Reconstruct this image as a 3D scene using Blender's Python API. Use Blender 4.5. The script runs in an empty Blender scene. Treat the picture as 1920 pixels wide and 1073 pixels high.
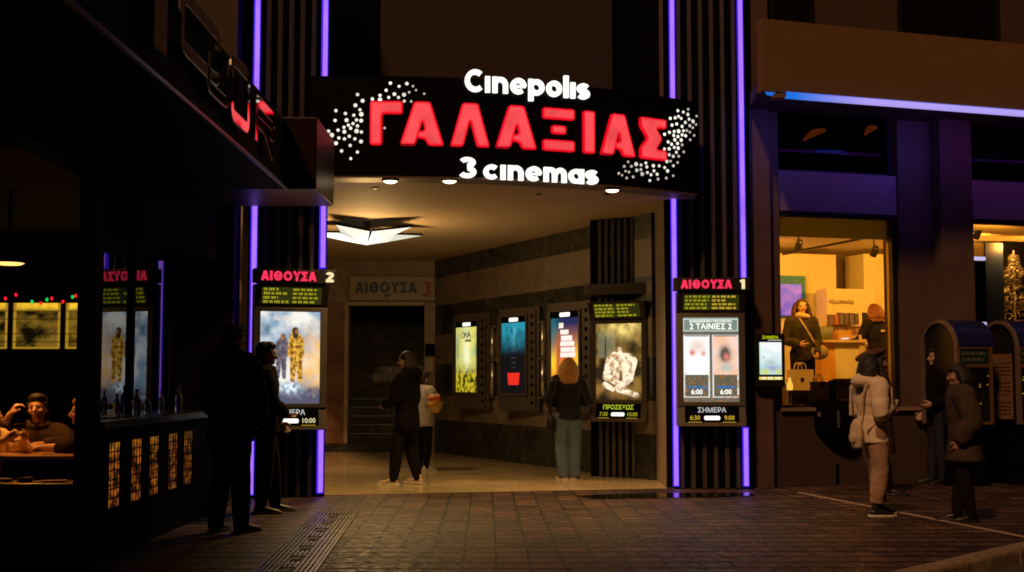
import bpy, math, random
from math import sin, cos, tan, pi, radians, sqrt, exp, atan2
from mathutils import Vector, Matrix, noise, geometry
random.seed(7)
sc = bpy.context.scene
COL = sc.collection
V = Vector

# ------------------------------------------------------------------ camera geometry (used to take measurements off the photograph)
F, CX, CY, HC = 2400.0, 960.0, 536.5, 1.35
TH = math.atan(180/2400)
cT, sT = cos(TH), sin(TH)
def ray(px, py):
    a, b = (px-CX)/F, (CY-py)/F
    return V((a, cT-b*sT, sT+b*cT))
def at(px, py, Y):
    d = ray(px, py); t = Y/d.y
    return V((d.x*t, Y, HC+d.z*t))
def gnd(px, py, z=0.0):
    d = ray(px, py); t = (z-HC)/d.z
    return V((d.x*t, d.y*t, z))
def onplane(px, py, P, u):
    # vertical plane through P (x,y) along u (x,y); returns (s along u, z)
    d = ray(px, py)
    det = d.x*(-u[1]) + u[0]*d.y
    t = (P[0]*(-u[1]) + u[0]*P[1])/det
    X, Y = d.x*t, d.y*t
    return ((X-P[0])*u[0]+(Y-P[1])*u[1], HC+d.z*t)

# ------------------------------------------------------------------ materials
def L(c):
    c = c/255.0
    return c/12.92 if c <= .04045 else ((c+.055)/1.055)**2.4
def S(r, g, b): return (L(r), L(g), L(b), 1)
MATS = {}
def mat(name, col, rough=.6, metal=0, var=.25, scale=6, bump=0, bscale=60, spec=.5, coat=0):
    if name in MATS: return MATS[name]
    m = bpy.data.materials.new(name); m.use_nodes = True
    nt = m.node_tree; N = nt.nodes; K = nt.links
    b = N['Principled BSDF']
    if len(col) == 3: col = (*col, 1)
    b.inputs['Roughness'].default_value = rough
    b.inputs['Metallic'].default_value = metal
    b.inputs['Specular IOR Level'].default_value = spec
    if coat: b.inputs['Coat Weight'].default_value = coat
    tc = N.new('ShaderNodeTexCoord')
    n = N.new('ShaderNodeTexNoise'); n.inputs['Scale'].default_value = scale; n.inputs['Detail'].default_value = 5
    K.new(tc.outputs['Object'], n.inputs['Vector'])
    mx = N.new('ShaderNodeMix'); mx.data_type = 'RGBA'
    mx.inputs[6].default_value = tuple(max(0, c*(1-var)) for c in col[:3])+(1,)
    mx.inputs[7].default_value = tuple(c*(1+var) for c in col[:3])+(1,)
    K.new(n.outputs['Fac'], mx.inputs[0]); K.new(mx.outputs[2], b.inputs['Base Color'])
    if bump:
        n2 = N.new('ShaderNodeTexNoise'); n2.inputs['Scale'].default_value = bscale; n2.inputs['Detail'].default_value = 4
        K.new(tc.outputs['Object'], n2.inputs['Vector'])
        bp = N.new('ShaderNodeBump'); bp.inputs['Strength'].default_value = bump; bp.inputs['Distance'].default_value = .01
        K.new(n2.outputs['Fac'], bp.inputs['Height']); K.new(bp.outputs[0], b.inputs['Normal'])
    MATS[name] = m
    return m
def emit(name, col, strength=1.0, uneven=None):
    if name in MATS: return MATS[name]
    m = bpy.data.materials.new(name); m.use_nodes = True
    nt = m.node_tree; nt.nodes.clear()
    e = nt.nodes.new('ShaderNodeEmission'); o = nt.nodes.new('ShaderNodeOutputMaterial')
    e.inputs[0].default_value = (*col[:3], 1); e.inputs[1].default_value = strength
    if uneven:
        tc = nt.nodes.new('ShaderNodeTexCoord'); n = nt.nodes.new('ShaderNodeTexNoise'); n.inputs['Scale'].default_value = uneven[0]; n.inputs['Detail'].default_value = 2
        mr = nt.nodes.new('ShaderNodeMapRange'); mr.inputs[1].default_value = .3; mr.inputs[2].default_value = .7; mr.inputs[3].default_value = strength*uneven[1]; mr.inputs[4].default_value = strength*uneven[2]
        nt.links.new(tc.outputs['Object'], n.inputs['Vector']); nt.links.new(n.outputs['Fac'], mr.inputs[0]); nt.links.new(mr.outputs[0], e.inputs[1])
    nt.links.new(e.outputs[0], o.inputs[0]); MATS[name] = m
    return m
def attr_mat(name, glow=0.0, rough=.5, gloss=False, sss=0):
    # colour painted on the mesh itself (posters, skin); glow > 0: a lit panel
    if name in MATS: return MATS[name]
    m = bpy.data.materials.new(name); m.use_nodes = True
    nt = m.node_tree; b = nt.nodes['Principled BSDF']
    a = nt.nodes.new('ShaderNodeAttribute'); a.attribute_name = 'Col'
    if glow:
        b.inputs['Base Color'].default_value = (.01, .01, .01, 1)
        nt.links.new(a.outputs['Color'], b.inputs['Emission Color']); b.inputs['Emission Strength'].default_value = glow
    else:
        nt.links.new(a.outputs['Color'], b.inputs['Base Color'])
    b.inputs['Roughness'].default_value = rough
    MATS[name] = m
    return m
def glass(name, tint=(1, 1, 1), refl_ior=1.5, extra=0.0):
    # thin pane: clear through, mirror by its facing angle
    if name in MATS: return MATS[name]
    m = bpy.data.materials.new(name); m.use_nodes = True
    nt = m.node_tree; nt.nodes.clear(); N = nt.nodes; K = nt.links
    t = N.new('ShaderNodeBsdfTransparent'); t.inputs[0].default_value = (*tint, 1)
    g = N.new('ShaderNodeBsdfGlossy'); g.inputs['Roughness'].default_value = .01
    f = N.new('ShaderNodeFresnel'); f.inputs[0].default_value = refl_ior
    ad = N.new('ShaderNodeMath'); ad.operation = 'ADD'; ad.use_clamp = True; ad.inputs[1].default_value = extra
    K.new(f.outputs[0], ad.inputs[0])
    mx = N.new('ShaderNodeMixShader'); o = N.new('ShaderNodeOutputMaterial')
    K.new(ad.outputs[0], mx.inputs[0]); K.new(t.outputs[0], mx.inputs[1]); K.new(g.outputs[0], mx.inputs[2]); K.new(mx.outputs[0], o.inputs[0])
    MATS[name] = m
    return m

# ------------------------------------------------------------------ mesh builder
def basis(o):
    m = Matrix.Translation(o.location) @ o.rotation_euler.to_matrix().to_4x4()
    return basis(o.parent) @ m if o.parent else m
class MB:
    def __init__(s): s.v = []; s.f = []; s.mi = []; s.k = 0
    def face(s, pts):
        i = len(s.v); s.v += [V(p) for p in pts]; s.f.append(tuple(range(i, i+len(pts)))); s.mi.append(s.k); return s
    def add(s, vs, fs):
        i = len(s.v); s.v += [V(p) for p in vs]
        for f in fs: s.f.append(tuple(i+j for j in f)); s.mi.append(s.k)
        return s
    def box(s, c, d, M=None):
        x, y, z = d[0]/2, d[1]/2, d[2]/2
        vs = [V((sx*x, sy*y, sz*z)) for sz in (-1, 1) for sy in (-1, 1) for sx in (-1, 1)]
        if M is not None: vs = [M @ p for p in vs]
        vs = [p+V(c) for p in vs]
        return s.add(vs, [(0, 2, 3, 1), (4, 5, 7, 6), (0, 1, 5, 4), (2, 6, 7, 3), (0, 4, 6, 2), (1, 3, 7, 5)])
    def span(s, a, b):
        a, b = V(a), V(b); return s.box((a+b)/2, (abs(b.x-a.x), abs(b.y-a.y), abs(b.z-a.z)))
    def prism(s, poly, fn, d0, d1):
        # poly: 2d points CCW; fn(x,y,d) -> 3d; front at d1, back at d0
        n = len(poly); i = len(s.v)
        s.v += [V(fn(x, y, d0)) for x, y in poly]+[V(fn(x, y, d1)) for x, y in poly]
        tris = geometry.tessellate_polygon([[V((x, y, 0)) for x, y in poly]])
        for t in tris:
            s.f.append((i+n+t[0], i+n+t[1], i+n+t[2])); s.mi.append(s.k)
            s.f.append((i+t[2], i+t[1], i+t[0])); s.mi.append(s.k)
        for j in range(n):
            q = (j+1) % n
            s.f.append((i+j, i+q, i+n+q, i+n+j)); s.mi.append(s.k)
        return s
    def tube(s, pts, r, n=10, caps=True):
        pts = [V(p) for p in pts]; m = len(pts); rs = r if isinstance(r, (list, tuple)) else [r]*m
        i0 = len(s.v); a = None
        for k, p in enumerate(pts):
            t = (pts[min(k+1, m-1)]-pts[max(k-1, 0)]).normalized()
            if a is None: a = t.orthogonal().normalized()
            else: a = (a-t*a.dot(t)).normalized()
            b = t.cross(a)
            for j in range(n):
                w = 2*pi*j/n; s.v.append(p+(a*cos(w)+b*sin(w))*rs[k])
        for k in range(m-1):
            for j in range(n):
                q = (j+1) % n
                s.f.append((i0+k*n+j, i0+k*n+q, i0+(k+1)*n+q, i0+(k+1)*n+j)); s.mi.append(s.k)
        if caps:
            s.f.append(tuple(i0+j for j in reversed(range(n)))); s.mi.append(s.k)
            s.f.append(tuple(i0+(m-1)*n+j for j in range(n))); s.mi.append(s.k)
        return s
    def lathe(s, prof, n=20, c=(0, 0, 0)):
        i0 = len(s.v); m = len(prof); c = V(c)
        for r, z in prof:
            for j in range(n):
                w = 2*pi*j/n; s.v.append(c+V((r*cos(w), r*sin(w), z)))
        for k in range(m-1):
            for j in range(n):
                q = (j+1) % n
                s.f.append((i0+k*n+j, i0+k*n+q, i0+(k+1)*n+q, i0+(k+1)*n+j)); s.mi.append(s.k)
        s.f.append(tuple(i0+j for j in reversed(range(n)))); s.mi.append(s.k)
        s.f.append(tuple(i0+(m-1)*n+j for j in range(n))); s.mi.append(s.k)
        return s
    def ell(s, c, r, M=None, nu=16, nv=10):
        c = V(c); vs = [V((0, 0, -1))]
        for k in range(1, nv):
            h = -pi/2+pi*k/nv
            for j in range(nu):
                w = 2*pi*j/nu; vs.append(V((cos(h)*cos(w), cos(h)*sin(w), sin(h))))
        vs.append(V((0, 0, 1)))
        vs = [V((p.x*r[0], p.y*r[1], p.z*r[2])) for p in vs]
        if M is not None: vs = [M @ p for p in vs]
        fs = []
        for j in range(nu):
            q = (j+1) % nu
            fs.append((0, 1+q, 1+j))
            for k in range(nv-2): fs.append((1+k*nu+j, 1+k*nu+q, 1+(k+1)*nu+q, 1+(k+1)*nu+j))
            fs.append((1+(nv-2)*nu+j, 1+(nv-2)*nu+q, len(vs)-1))
        return s.add([p+c for p in vs], fs)
    def limb(s, pts, rad, side=(1, 0, 0), n=14, sub=3, caps=(1, 1)):
        # smooth tapered limb with elliptic section (a along side, b across) and round ends
        P = [V(p) for p in pts]; Rr = [(r, r) if not isinstance(r, tuple) else r for r in rad]
        Q, R2 = [], []
        m = len(P)
        for k in range(m-1):
            p0, p1, p2, p3 = P[max(k-1, 0)], P[k], P[k+1], P[min(k+2, m-1)]
            for j in range(sub):
                t = j/sub
                Q.append(.5*((2*p1)+(p2-p0)*t+(2*p0-5*p1+4*p2-p3)*t*t+(3*p1-p0-3*p2+p3)*t**3))
                h = t*t*(3-2*t)
                R2.append(tuple(Rr[k][i]*(1-h)+Rr[k+1][i]*h for i in (0, 1)))
        Q.append(P[-1]); R2.append(Rr[-1])
        t0 = (Q[0]-Q[1]).normalized(); t1 = (Q[-1]-Q[-2]).normalized()
        A = [(Q[0]+t0*min(R2[0])*h*caps[0], (R2[0][0]*w, R2[0][1]*w)) for h, w in ((.95, .3), (.75, .66), (.4, .92))]
        B = [(Q[-1]+t1*min(R2[-1])*h*caps[1], (R2[-1][0]*w, R2[-1][1]*w)) for h, w in ((.4, .92), (.75, .66), (.95, .3))]
        Q = [p for p, _ in A]+Q+[p for p, _ in B]; R2 = [r for _, r in A]+R2+[r for _, r in B]
        i0 = len(s.v); m = len(Q); side = V(side)
        for k, p in enumerate(Q):
            t = (Q[min(k+1, m-1)]-Q[max(k-1, 0)]).normalized()
            a = side-t*side.dot(t)
            a = a.normalized() if a.length > .05 else t.orthogonal().normalized()
            b = t.cross(a)
            for j in range(n):
                w = 2*pi*j/n; s.v.append(p+a*cos(w)*R2[k][0]+b*sin(w)*R2[k][1])
        for k in range(m-1):
            for j in range(n):
                q = (j+1) % n
                s.f.append((i0+k*n+j, i0+k*n+q, i0+(k+1)*n+q, i0+(k+1)*n+j)); s.mi.append(s.k)
        s.f.append(tuple(i0+j for j in reversed(range(n)))); s.mi.append(s.k)
        s.f.append(tuple(i0+(m-1)*n+j for j in range(n))); s.mi.append(s.k)
        return s
    def mesh(s, name, mats, M=None, cols=None):
        me = bpy.data.meshes.new(name)
        vs = [tuple(M @ p) if M is not None else tuple(p) for p in s.v]
        me.from_pydata(vs, [], s.f)
        for m in (mats if isinstance(mats, (list, tuple)) else [mats]): me.materials.append(m)
        me.polygons.foreach_set('material_index', s.mi)
        if cols is not None:
            a = me.color_attributes.new('Col', 'FLOAT_COLOR', 'POINT')
            a.data.foreach_set('color', [x for c in cols for x in (*c[:3], 1)])
        me.update()
        return me
    def build(s, name, mats, parent=None, world=True, smooth=False, bevel=0, cols=None):
        o = bpy.data.objects.new(name, None) if False else None
        if parent is not None:
            M = basis(parent).inverted() if world else None
            me = s.mesh(name, mats, M, cols); o = bpy.data.objects.new(name, me); COL.objects.link(o); o.parent = parent
        else:
            lo = V((min(p.x for p in s.v), min(p.y for p in s.v), min(p.z for p in s.v)))
            hi = V((max(p.x for p in s.v), max(p.y for p in s.v), max(p.z for p in s.v)))
            c = V(((lo.x+hi.x)/2, (lo.y+hi.y)/2, lo.z))
            me = s.mesh(name, mats, Matrix.Translation(-c), cols); o = bpy.data.objects.new(name, me); COL.objects.link(o); o.location = c
        if smooth: me.polygons.foreach_set('use_smooth', [True]*len(me.polygons))
        if bevel:
            b = o.modifiers.new('bevel', 'BEVEL'); b.width = bevel; b.segments = 2; b.limit_method = 'ANGLE'
        return o
def tag(o, label=None, cat=None, group=None, kind=None):
    if label: o['label'] = label
    if cat: o['category'] = cat
    if group: o['group'] = group
    if kind: o['kind'] = kind
    return o
def thing(name, label, cat, loc=(0, 0, 0), rz=0, group=None):
    o = bpy.data.objects.new(name, None); COL.objects.link(o); o.location = V(loc); o.rotation_euler = (0, 0, rz)
    o.empty_display_size = .1
    return tag(o, label, cat, group)
def structure(name, mb, m): return tag(mb.build(name, m), kind='structure')
def copy_tree(o, parent=None):
    c = o.copy(); COL.objects.link(c)
    if parent: c.parent = parent
    for ch in list(o.children): copy_tree(ch, c)
    return c

# ------------------------------------------------------------------ writing
def ribbon(pts, w, closed=False):
    # flat stroke: returns list of quads (2d)
    n = len(pts); P = [V((p[0], p[1])) for p in pts]; A, B = [], []
    for k in range(n):
        if closed: d0 = (P[k]-P[k-1]).normalized(); d1 = (P[(k+1) % n]-P[k]).normalized()
        else:
            d0 = (P[k]-P[k-1]).normalized() if k else (P[1]-P[0]).normalized()
            d1 = (P[k+1]-P[k]).normalized() if k < n-1 else d0
        t = d0+d1
        t = t.normalized() if t.length > 1e-6 else d0
        nn = V((-t.y, t.x)); c = max(.45, nn.dot(V((-d0.y, d0.x))))
        A.append(P[k]+nn*w/2/c); B.append(P[k]-nn*w/2/c)
    q = []
    for k in range(n if closed else n-1):
        j = (k+1) % n; q.append((B[k], B[j], A[j], A[k]))
    return q
def arc(cx, cy, rx, ry, a0, a1, n=18): return [(cx+rx*cos(radians(a0+(a1-a0)*k/n)), cy+ry*sin(radians(a0+(a1-a0)*k/n))) for k in range(n+1)]
def ring(cx, cy, rx, ry, n=28): return ('c', arc(cx, cy, rx, ry, 0, 360, n)[:-1])
def glyph(ch, w):
    h = w/2; X = .72
    s_ = lambda x0, W, H: [(x0+W*a, H*b) for a, b in ((.98, .80), (.80, .90), (.5, .93), (.18, .86), (.10, .70), (.22, .56), (.5, .5), (.8, .44), (.92, .30), (.82, .14), (.5, .07), (.2, .10), (.02, .2))]
    G = {
     'C': (.90, [arc(.47, .5, .47-h, .5-h, 48, 312)]), 'ı': (w+.10, [[(h, 0), (h, X)]]), 'l': (w+.10, [[(h, 0), (h, 1)]]),
     'n': (.70+.1, [[(h, 0), (h, X)], arc(.35, X-.36, .35-h, .36-h, 180, 0)+[(.70-h, 0)]]),
     'e': (.74+.09, [arc(.37, X/2, .37-h, X/2-h, -2, 310), ('t', [(.12, X/2-.01), (.70, X/2-.01)])]),
     'p': (.74+.09, [[(h, -.27), (h, X)], ring(.37, X/2, .37-h, X/2-h)]),
     'o': (.74+.09, [ring(.37, X/2, .37-h, X/2-h)]), 'c': (.68+.08, [arc(.37, X/2, .37-h, X/2-h, 45, 315)]),
     'a': (.74+.09, [ring(.37, X/2, .37-h, X/2-h), [(.74-h, 0), (.74-h, X)]]),
     's': (.60+.08, [arc(.30, X*.5+(X*.5-h)/2, .30-h*.9, (X*.5-h)/2, 25, 270, 12)[:-1]+arc(.30, h+(X*.5-h)/2, .30-h*.9, (X*.5-h)/2, 90, -155, 12)]),
     'm': (1.08+.1, [[(h, 0), (h, X)], arc(.31, X-.33, .31-h, .33-h, 180, 0)+[(.62-h, 0)], arc(.77, X-.33, .31-h, .33-h, 180, 0)+[(1.08-h, 0)]]),
     ' ': (.36, []),
     '3': (.78, [arc(.36, .745, .235, .148, 155, -62, 14)+arc(.36, .285, .265, .178, 62, -155, 14)]),
     '2': (.68, [arc(.31, .70, .30-h*.7, .30-h, 165, -25, 12)+[(h, h)], [(0, h), (.64, h)]]),
     '1': (.46, [[(.24, 0), (.24, 1)], [(.0, .74), (.24, .93)]]),
     'Α': (.84, [[(.09, 0), (.36, .98)], [(.40, .98), (.67, 0)], [(.2, .30), (.56, .30)]]),
     'Ι': (w+.12, [[(h, 0), (h, 1)]]), 'Ο': (.96, [ring(.43, .5, .43-h, .5-h)]),
     'Θ': (.96, [ring(.43, .5, .43-h, .5-h), [(.25, .5), (.61, .5)]]),
     'Υ': (.80, [[(.07, 1), (.36, .5)], [(.65, 1), (.36, .5)], [(.36, .58), (.36, 0)]]),
     'Σ': (.72, [[(.62, 1-h), (.10, 1-h), (.40, .5), (.10, h), (.62, h)]]),
    }
    return G[ch]
def stroke_text(txt, w, track=.02):
    # returns quads in em units (cap height 1) and total width
    x = 0; out = []
    for ch in txt:
        adv, st = glyph(ch, w)
        for s in st:
            closed = isinstance(s, tuple) and s[0] == 'c'; thin = isinstance(s, tuple) and s[0] == 't'
            for q in ribbon(s[1] if closed or thin else s, .095 if thin else w, closed): out.append([(p.x+x, p.y) for p in q])
        x += adv+track
    return out, x-track-.08
def quads_to(mb, quads, fn, d, jitter=0):
    for i, q in enumerate(quads):
        mb.face([fn(x, y, d+jitter*i) for x, y in q])
def font_mb(mb, txt, size, fn, bold=.012, align='CENTER'):
    c = bpy.data.curves.new('writing', 'FONT'); c.body = txt; c.size = size; c.offset = bold*size; c.align_x = align; c.align_y = 'CENTER'; c.fill_mode = 'FRONT'; c.resolution_u = 4
    o = bpy.data.objects.new('writing', c); COL.objects.link(o)
    dg = bpy.context.evaluated_depsgraph_get(); me = o.evaluated_get(dg).to_mesh()
    vs = [V(fn(v.co.x, v.co.y, 0)) for v in me.vertices]; fs = [tuple(p.vertices) for p in me.polygons]
    mb.add(vs, fs)
    o.evaluated_get(dg).to_mesh_clear(); bpy.data.objects.remove(o); bpy.data.curves.remove(c)

# painted panels: a grid of coloured vertices
def panel(name, w, h, nx, ny, fn, m, parent, loc, face_cols=None):
    # local: x across, z up, faces -y; fn(u,v)->rgb with v from the bottom
    mb = MB(); cols = []
    for j in range(ny+1):
        for i in range(nx+1):
            mb.v.append(V((loc[0]-w/2+w*i/nx, loc[1], loc[2]+h*j/ny))); cols.append(fn(i/nx, j/ny))
    for j in range(ny):
        for i in range(nx):
            a = j*(nx+1)+i; mb.f.append((a, a+1, a+nx+2, a+nx+1)); mb.mi.append(0)
    return mb.build(name, m, parent, world=False, cols=cols)
def mix(a, b, t): t = max(0, min(1, t)); return tuple(a[i]*(1-t)+b[i]*t for i in range(3))
def blob(u, v, cu, cv, ru, rv): return exp(-((u-cu)/ru)**2-((v-cv)/rv)**2)
def nz(u, v, s, seed): return max(0, min(1, noise.fractal(V((u*s, v*s*1.5, seed)), 1.0, 2.0, 4)*.75+.5))
exec_parts = True

# ------------------------------------------------------------------ shared materials
M_black = mat('black paint', (.010, .009, .009), .45, var=.3)
M_matte = mat('matt black', (.004, .0036, .0034), .9, var=.3, spec=0)
M_slat = mat('dark bronze slat', (.055, .042, .036), .5, var=.3, scale=3)
M_case = mat('dark grey case', (.075, .062, .054), .5, var=.2)
M_chrome = mat('chrome', (.75, .76, .8), .3, 1.0, var=.05)
M_violet = emit('violet light', (.42, .175, 1.0), 1.12, (1.6, .72, 1.18))
M_violet_halo = emit('blue violet halo light', (.045, .012, .60), 1.5)
M_white_glow = emit('white lettering light', (1.0, .98, .88), 1.35)
M_red_glow = emit('red lettering light', (1.0, .082, .092), 1.0, (4, .80, 1.15))
M_red_edge = emit('deep red edge light', (.78, .003, .012), 1.0)
M_pink_glow = emit('pink red lettering light', (1.0, .035, .10), 1.0, (12, .75, 1.25))
M_yellow_glow = emit('warm numeral light', (1.0, .80, .42), 1.0)
M_lime = emit('lime text light', (.36, .33, .012), 1.0)
M_amber = emit('amber text light', (.62, .40, .03), 1.0)
M_dots = emit('bulb light', (1, .95, .82), 1.1, (3, .55, 1.3))
M_poster = attr_mat('lit poster', glow=1.0, rough=.35)
M_paint = attr_mat('painted picture', glow=0, rough=.6)
M_skin = attr_mat('skin', glow=0, rough=.55)
# ================================================================== GROUND
def paver_mat():
    m = bpy.data.materials.new('brown concrete pavers'); m.use_nodes = True
    nt = m.node_tree; N = nt.nodes; K = nt.links; b = N['Principled BSDF']
    tc = N.new('ShaderNodeTexCoord'); mp = N.new('ShaderNodeMapping'); mp.inputs['Rotation'].default_value = (0, 0, radians(-1.2))
    K.new(tc.outputs['Object'], mp.inputs[0])
    # slightly wavy courses
    wv = N.new('ShaderNodeTexNoise'); wv.inputs['Scale'].default_value = .8; K.new(mp.outputs[0], wv.inputs['Vector'])
    sv = N.new('ShaderNodeVectorMath'); sv.operation = 'SCALE'; sv.inputs['Scale'].default_value = .03; K.new(wv.outputs['Color'], sv.inputs[0])
    av = N.new('ShaderNodeVectorMath'); av.operation = 'ADD'; K.new(mp.outputs[0], av.inputs[0]); K.new(sv.outputs[0], av.inputs[1])
    br = N.new('ShaderNodeTexBrick'); br.offset = 0; br.squash = 1; br.inputs['Scale'].default_value = 1
    br.inputs['Brick Width'].default_value = .25; br.inputs['Row Height'].default_value = .30
    br.inputs['Mortar Size'].default_value = .0095; br.inputs['Mortar Smooth'].default_value = .4; br.inputs['Bias'].default_value = 0
    br.inputs['Color1'].default_value = (.190, .104, .070, 1); br.inputs['Color2'].default_value = (.066, .039, .029, 1); br.inputs['Mortar'].default_value = (.010, .007, .006, 1)
    K.new(av.outputs[0], br.inputs['Vector'])
    brr = N.new('ShaderNodeTexBrick'); brr.offset = 0; brr.inputs['Scale'].default_value = 1; brr.inputs['Brick Width'].default_value = 500; brr.inputs['Row Height'].default_value = .30
    brr.inputs['Mortar Size'].default_value = .062; brr.inputs['Mortar Smooth'].default_value = .6; brr.inputs['Color1'].default_value = brr.inputs['Color2'].default_value = (1, 1, 1, 1); brr.inputs['Mortar'].default_value = (.10, .09, .085, 1)
    K.new(av.outputs[0], brr.inputs['Vector'])
    # half course scored line across each slab
    br2 = N.new('ShaderNodeTexBrick'); br2.offset = 0; br2.inputs['Scale'].default_value = 1
    br2.inputs['Brick Width'].default_value = .25; br2.inputs['Row Height'].default_value = .15; br2.inputs['Mortar Size'].default_value = .016; br2.inputs['Mortar Smooth'].default_value = .8
    br2.inputs['Color1'].default_value = (1, 1, 1, 1); br2.inputs['Color2'].default_value = (.82, .82, .82, 1); br2.inputs['Mortar'].default_value = (.34, .34, .34, 1)
    K.new(av.outputs[0], br2.inputs['Vector'])
    ns = N.new('ShaderNodeTexNoise'); ns.inputs['Scale'].default_value = 1.1; ns.inputs['Detail'].default_value = 9; ns.inputs['Roughness'].default_value = .72
    K.new(tc.outputs['Object'], ns.inputs['Vector'])
    rp = N.new('ShaderNodeValToRGB'); rp.color_ramp.elements[0].position = .32; rp.color_ramp.elements[0].color = (.28, .28, .28, 1); rp.color_ramp.elements[1].position = .68; rp.color_ramp.elements[1].color = (1.15, 1.15, 1.15, 1)
    K.new(ns.outputs['Fac'], rp.inputs[0])
    m1 = N.new('ShaderNodeMix'); m1.data_type = 'RGBA'; m1.blend_type = 'MULTIPLY'; m1.inputs[0].default_value = 1; m0 = N.new('ShaderNodeMix'); m0.data_type = 'RGBA'; m0.blend_type = 'MULTIPLY'; m0.inputs[0].default_value = 1; K.new(br.outputs['Color'], m0.inputs[6]); K.new(brr.outputs['Color'], m0.inputs[7]); K.new(m0.outputs[2], m1.inputs[6]); K.new(br2.outputs['Color'], m1.inputs[7])
    m2 = N.new('ShaderNodeMix'); m2.data_type = 'RGBA'; m2.blend_type = 'MULTIPLY'; m2.inputs[0].default_value = 1; K.new(m1.outputs[2], m2.inputs[6]); K.new(rp.outputs[0], m2.inputs[7])
    nf = N.new('ShaderNodeTexNoise'); nf.inputs['Scale'].default_value = 11; nf.inputs['Detail'].default_value = 6; nf.inputs['Roughness'].default_value = .7; K.new(tc.outputs['Object'], nf.inputs['Vector'])
    rf = N.new('ShaderNodeValToRGB'); rf.color_ramp.elements[0].position = .3; rf.color_ramp.elements[0].color = (.45, .45, .45, 1); rf.color_ramp.elements[1].position = .72; rf.color_ramp.elements[1].color = (1.35, 1.35, 1.35, 1); K.new(nf.outputs['Fac'], rf.inputs[0])
    m3 = N.new('ShaderNodeMix'); m3.data_type = 'RGBA'; m3.blend_type = 'MULTIPLY'; m3.inputs[0].default_value = 1; K.new(m2.outputs[2], m3.inputs[6]); K.new(rf.outputs[0], m3.inputs[7])
    K.new(m3.outputs[2], b.inputs['Base Color'])
    rr = N.new('ShaderNodeMapRange'); rr.inputs[3].default_value = .22; rr.inputs[4].default_value = .85; b.inputs['Specular IOR Level'].default_value = .38; K.new(nf.outputs['Fac'], rr.inputs[0]); rr.inputs[1].default_value = .3; rr.inputs[2].default_value = .7; K.new(rr.outputs[0], b.inputs['Roughness'])
    gr = N.new('ShaderNodeTexNoise'); gr.inputs['Scale'].default_value = 22; gr.inputs['Detail'].default_value = 4; K.new(tc.outputs['Object'], gr.inputs['Vector'])
    hs = N.new('ShaderNodeMath'); hs.operation = 'MULTIPLY_ADD'; hs.inputs[1].default_value = -1.6; mm = N.new('ShaderNodeMath'); mm.operation = 'MAXIMUM'; K.new(br.outputs['Fac'], mm.inputs[0]); K.new(brr.outputs['Fac'], mm.inputs[1]); K.new(mm.outputs[0], hs.inputs[0]); K.new(gr.outputs['Fac'], hs.inputs[2])
    bp = N.new('ShaderNodeBump'); bp.inputs['Strength'].default_value = .7; bp.inputs['Distance'].default_value = .012; K.new(hs.outputs[0], bp.inputs['Height']); K.new(bp.outputs[0], b.inputs['Normal'])
    return m
M_paver = paver_mat()
M_asphalt = mat('asphalt', (.045, .043, .042), .8, var=.35, scale=25, bump=.5, bscale=180)
M_kerb = mat('worn kerb stone', (.20, .15, .10), .7, var=.55, scale=9, bump=.8, bscale=22)
M_edging = mat('pale edging stone', (.30, .23, .18), .6, var=.3, scale=12)
M_floor = None
# road: one sheet to the horizon
mb = MB(); mb.face([(-400, -400, -.125), (400, -400, -.125), (400, 400, -.125), (-400, 400, -.125)])
structure('road', mb, M_asphalt)
ku = V((.686, .727)); kn = V((-.727, .686)); k0 = V((2.77, 9.1))
def kp(t, o, z): p = k0+ku*t+kn*o; return V((p.x, p.y, z))
mb = MB(); mb.face([kp(-16, .15, 0), kp(30, .15, 0), V((24.5, 60, 0)), V((-40, 60, 0)), V((-40, -2.5, 0))])
structure('pavement', mb, M_paver)
mb = MB(); t = -16
while t < 30:
    ln = .98; a = random.uniform(-.006, .006)
    w = [kp(t+.006, a, -.13), kp(t+ln, a, -.13), kp(t+ln, .148, -.13), kp(t+.006, .148, -.13)]
    # chipped, rounded front arris
    n = 8; base = len(mb.v)
    prof = [(0, -.13), (0, -.035), (.006, -.014), (.022, -.002), (.06, .004), (.148, .004), (.148, -.13)]
    for i in range(n+1):
        tt = t+.006+(ln-.012)*i/n; ch = max(0, noise.noise(V((tt*3.1, 0, 1.7))))*.035*(1 if .5 < (tt*1.3) % 3 < 2.2 else .35)
        for j, (o, z) in enumerate(prof):
            mb.v.append(kp(tt, a+o+(ch if j in (1, 2, 3) else 0), z-(ch*.7 if j in (2, 3) else 0)))
    m_ = len(prof)
    for i in range(n):
        for j in range(m_-1):
            mb.f.append((base+i*m_+j, base+(i+1)*m_+j, base+(i+1)*m_+j+1, base+i*m_+j+1)); mb.mi.append(0)
    for i in (0, n): mb.f.append(tuple(base+i*m_+j for j in (range(m_) if i == 0 else reversed(range(m_))))); mb.mi.append(0)
    t += 1.0
structure('kerb', mb, M_kerb)
# pale edging line set in the pavement
a, b_ = gnd(1497, 924), gnd(1990, 1021); d = (b_-a).normalized(); nrm = V((-d.y, d.x, 0))
mb = MB(); x = 0
while x < (b_-a).length+4:
    p, q = a+d*(x+.004), a+d*(x+.796); mb.face([p-nrm*.045+V((0, 0, .004)), q-nrm*.045+V((0, 0, .004)), q+nrm*.045+V((0, 0, .004)), p+nrm*.045+V((0, 0, .004))]); x += .8
structure('pavement_edging', mb, M_edging)

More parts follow.
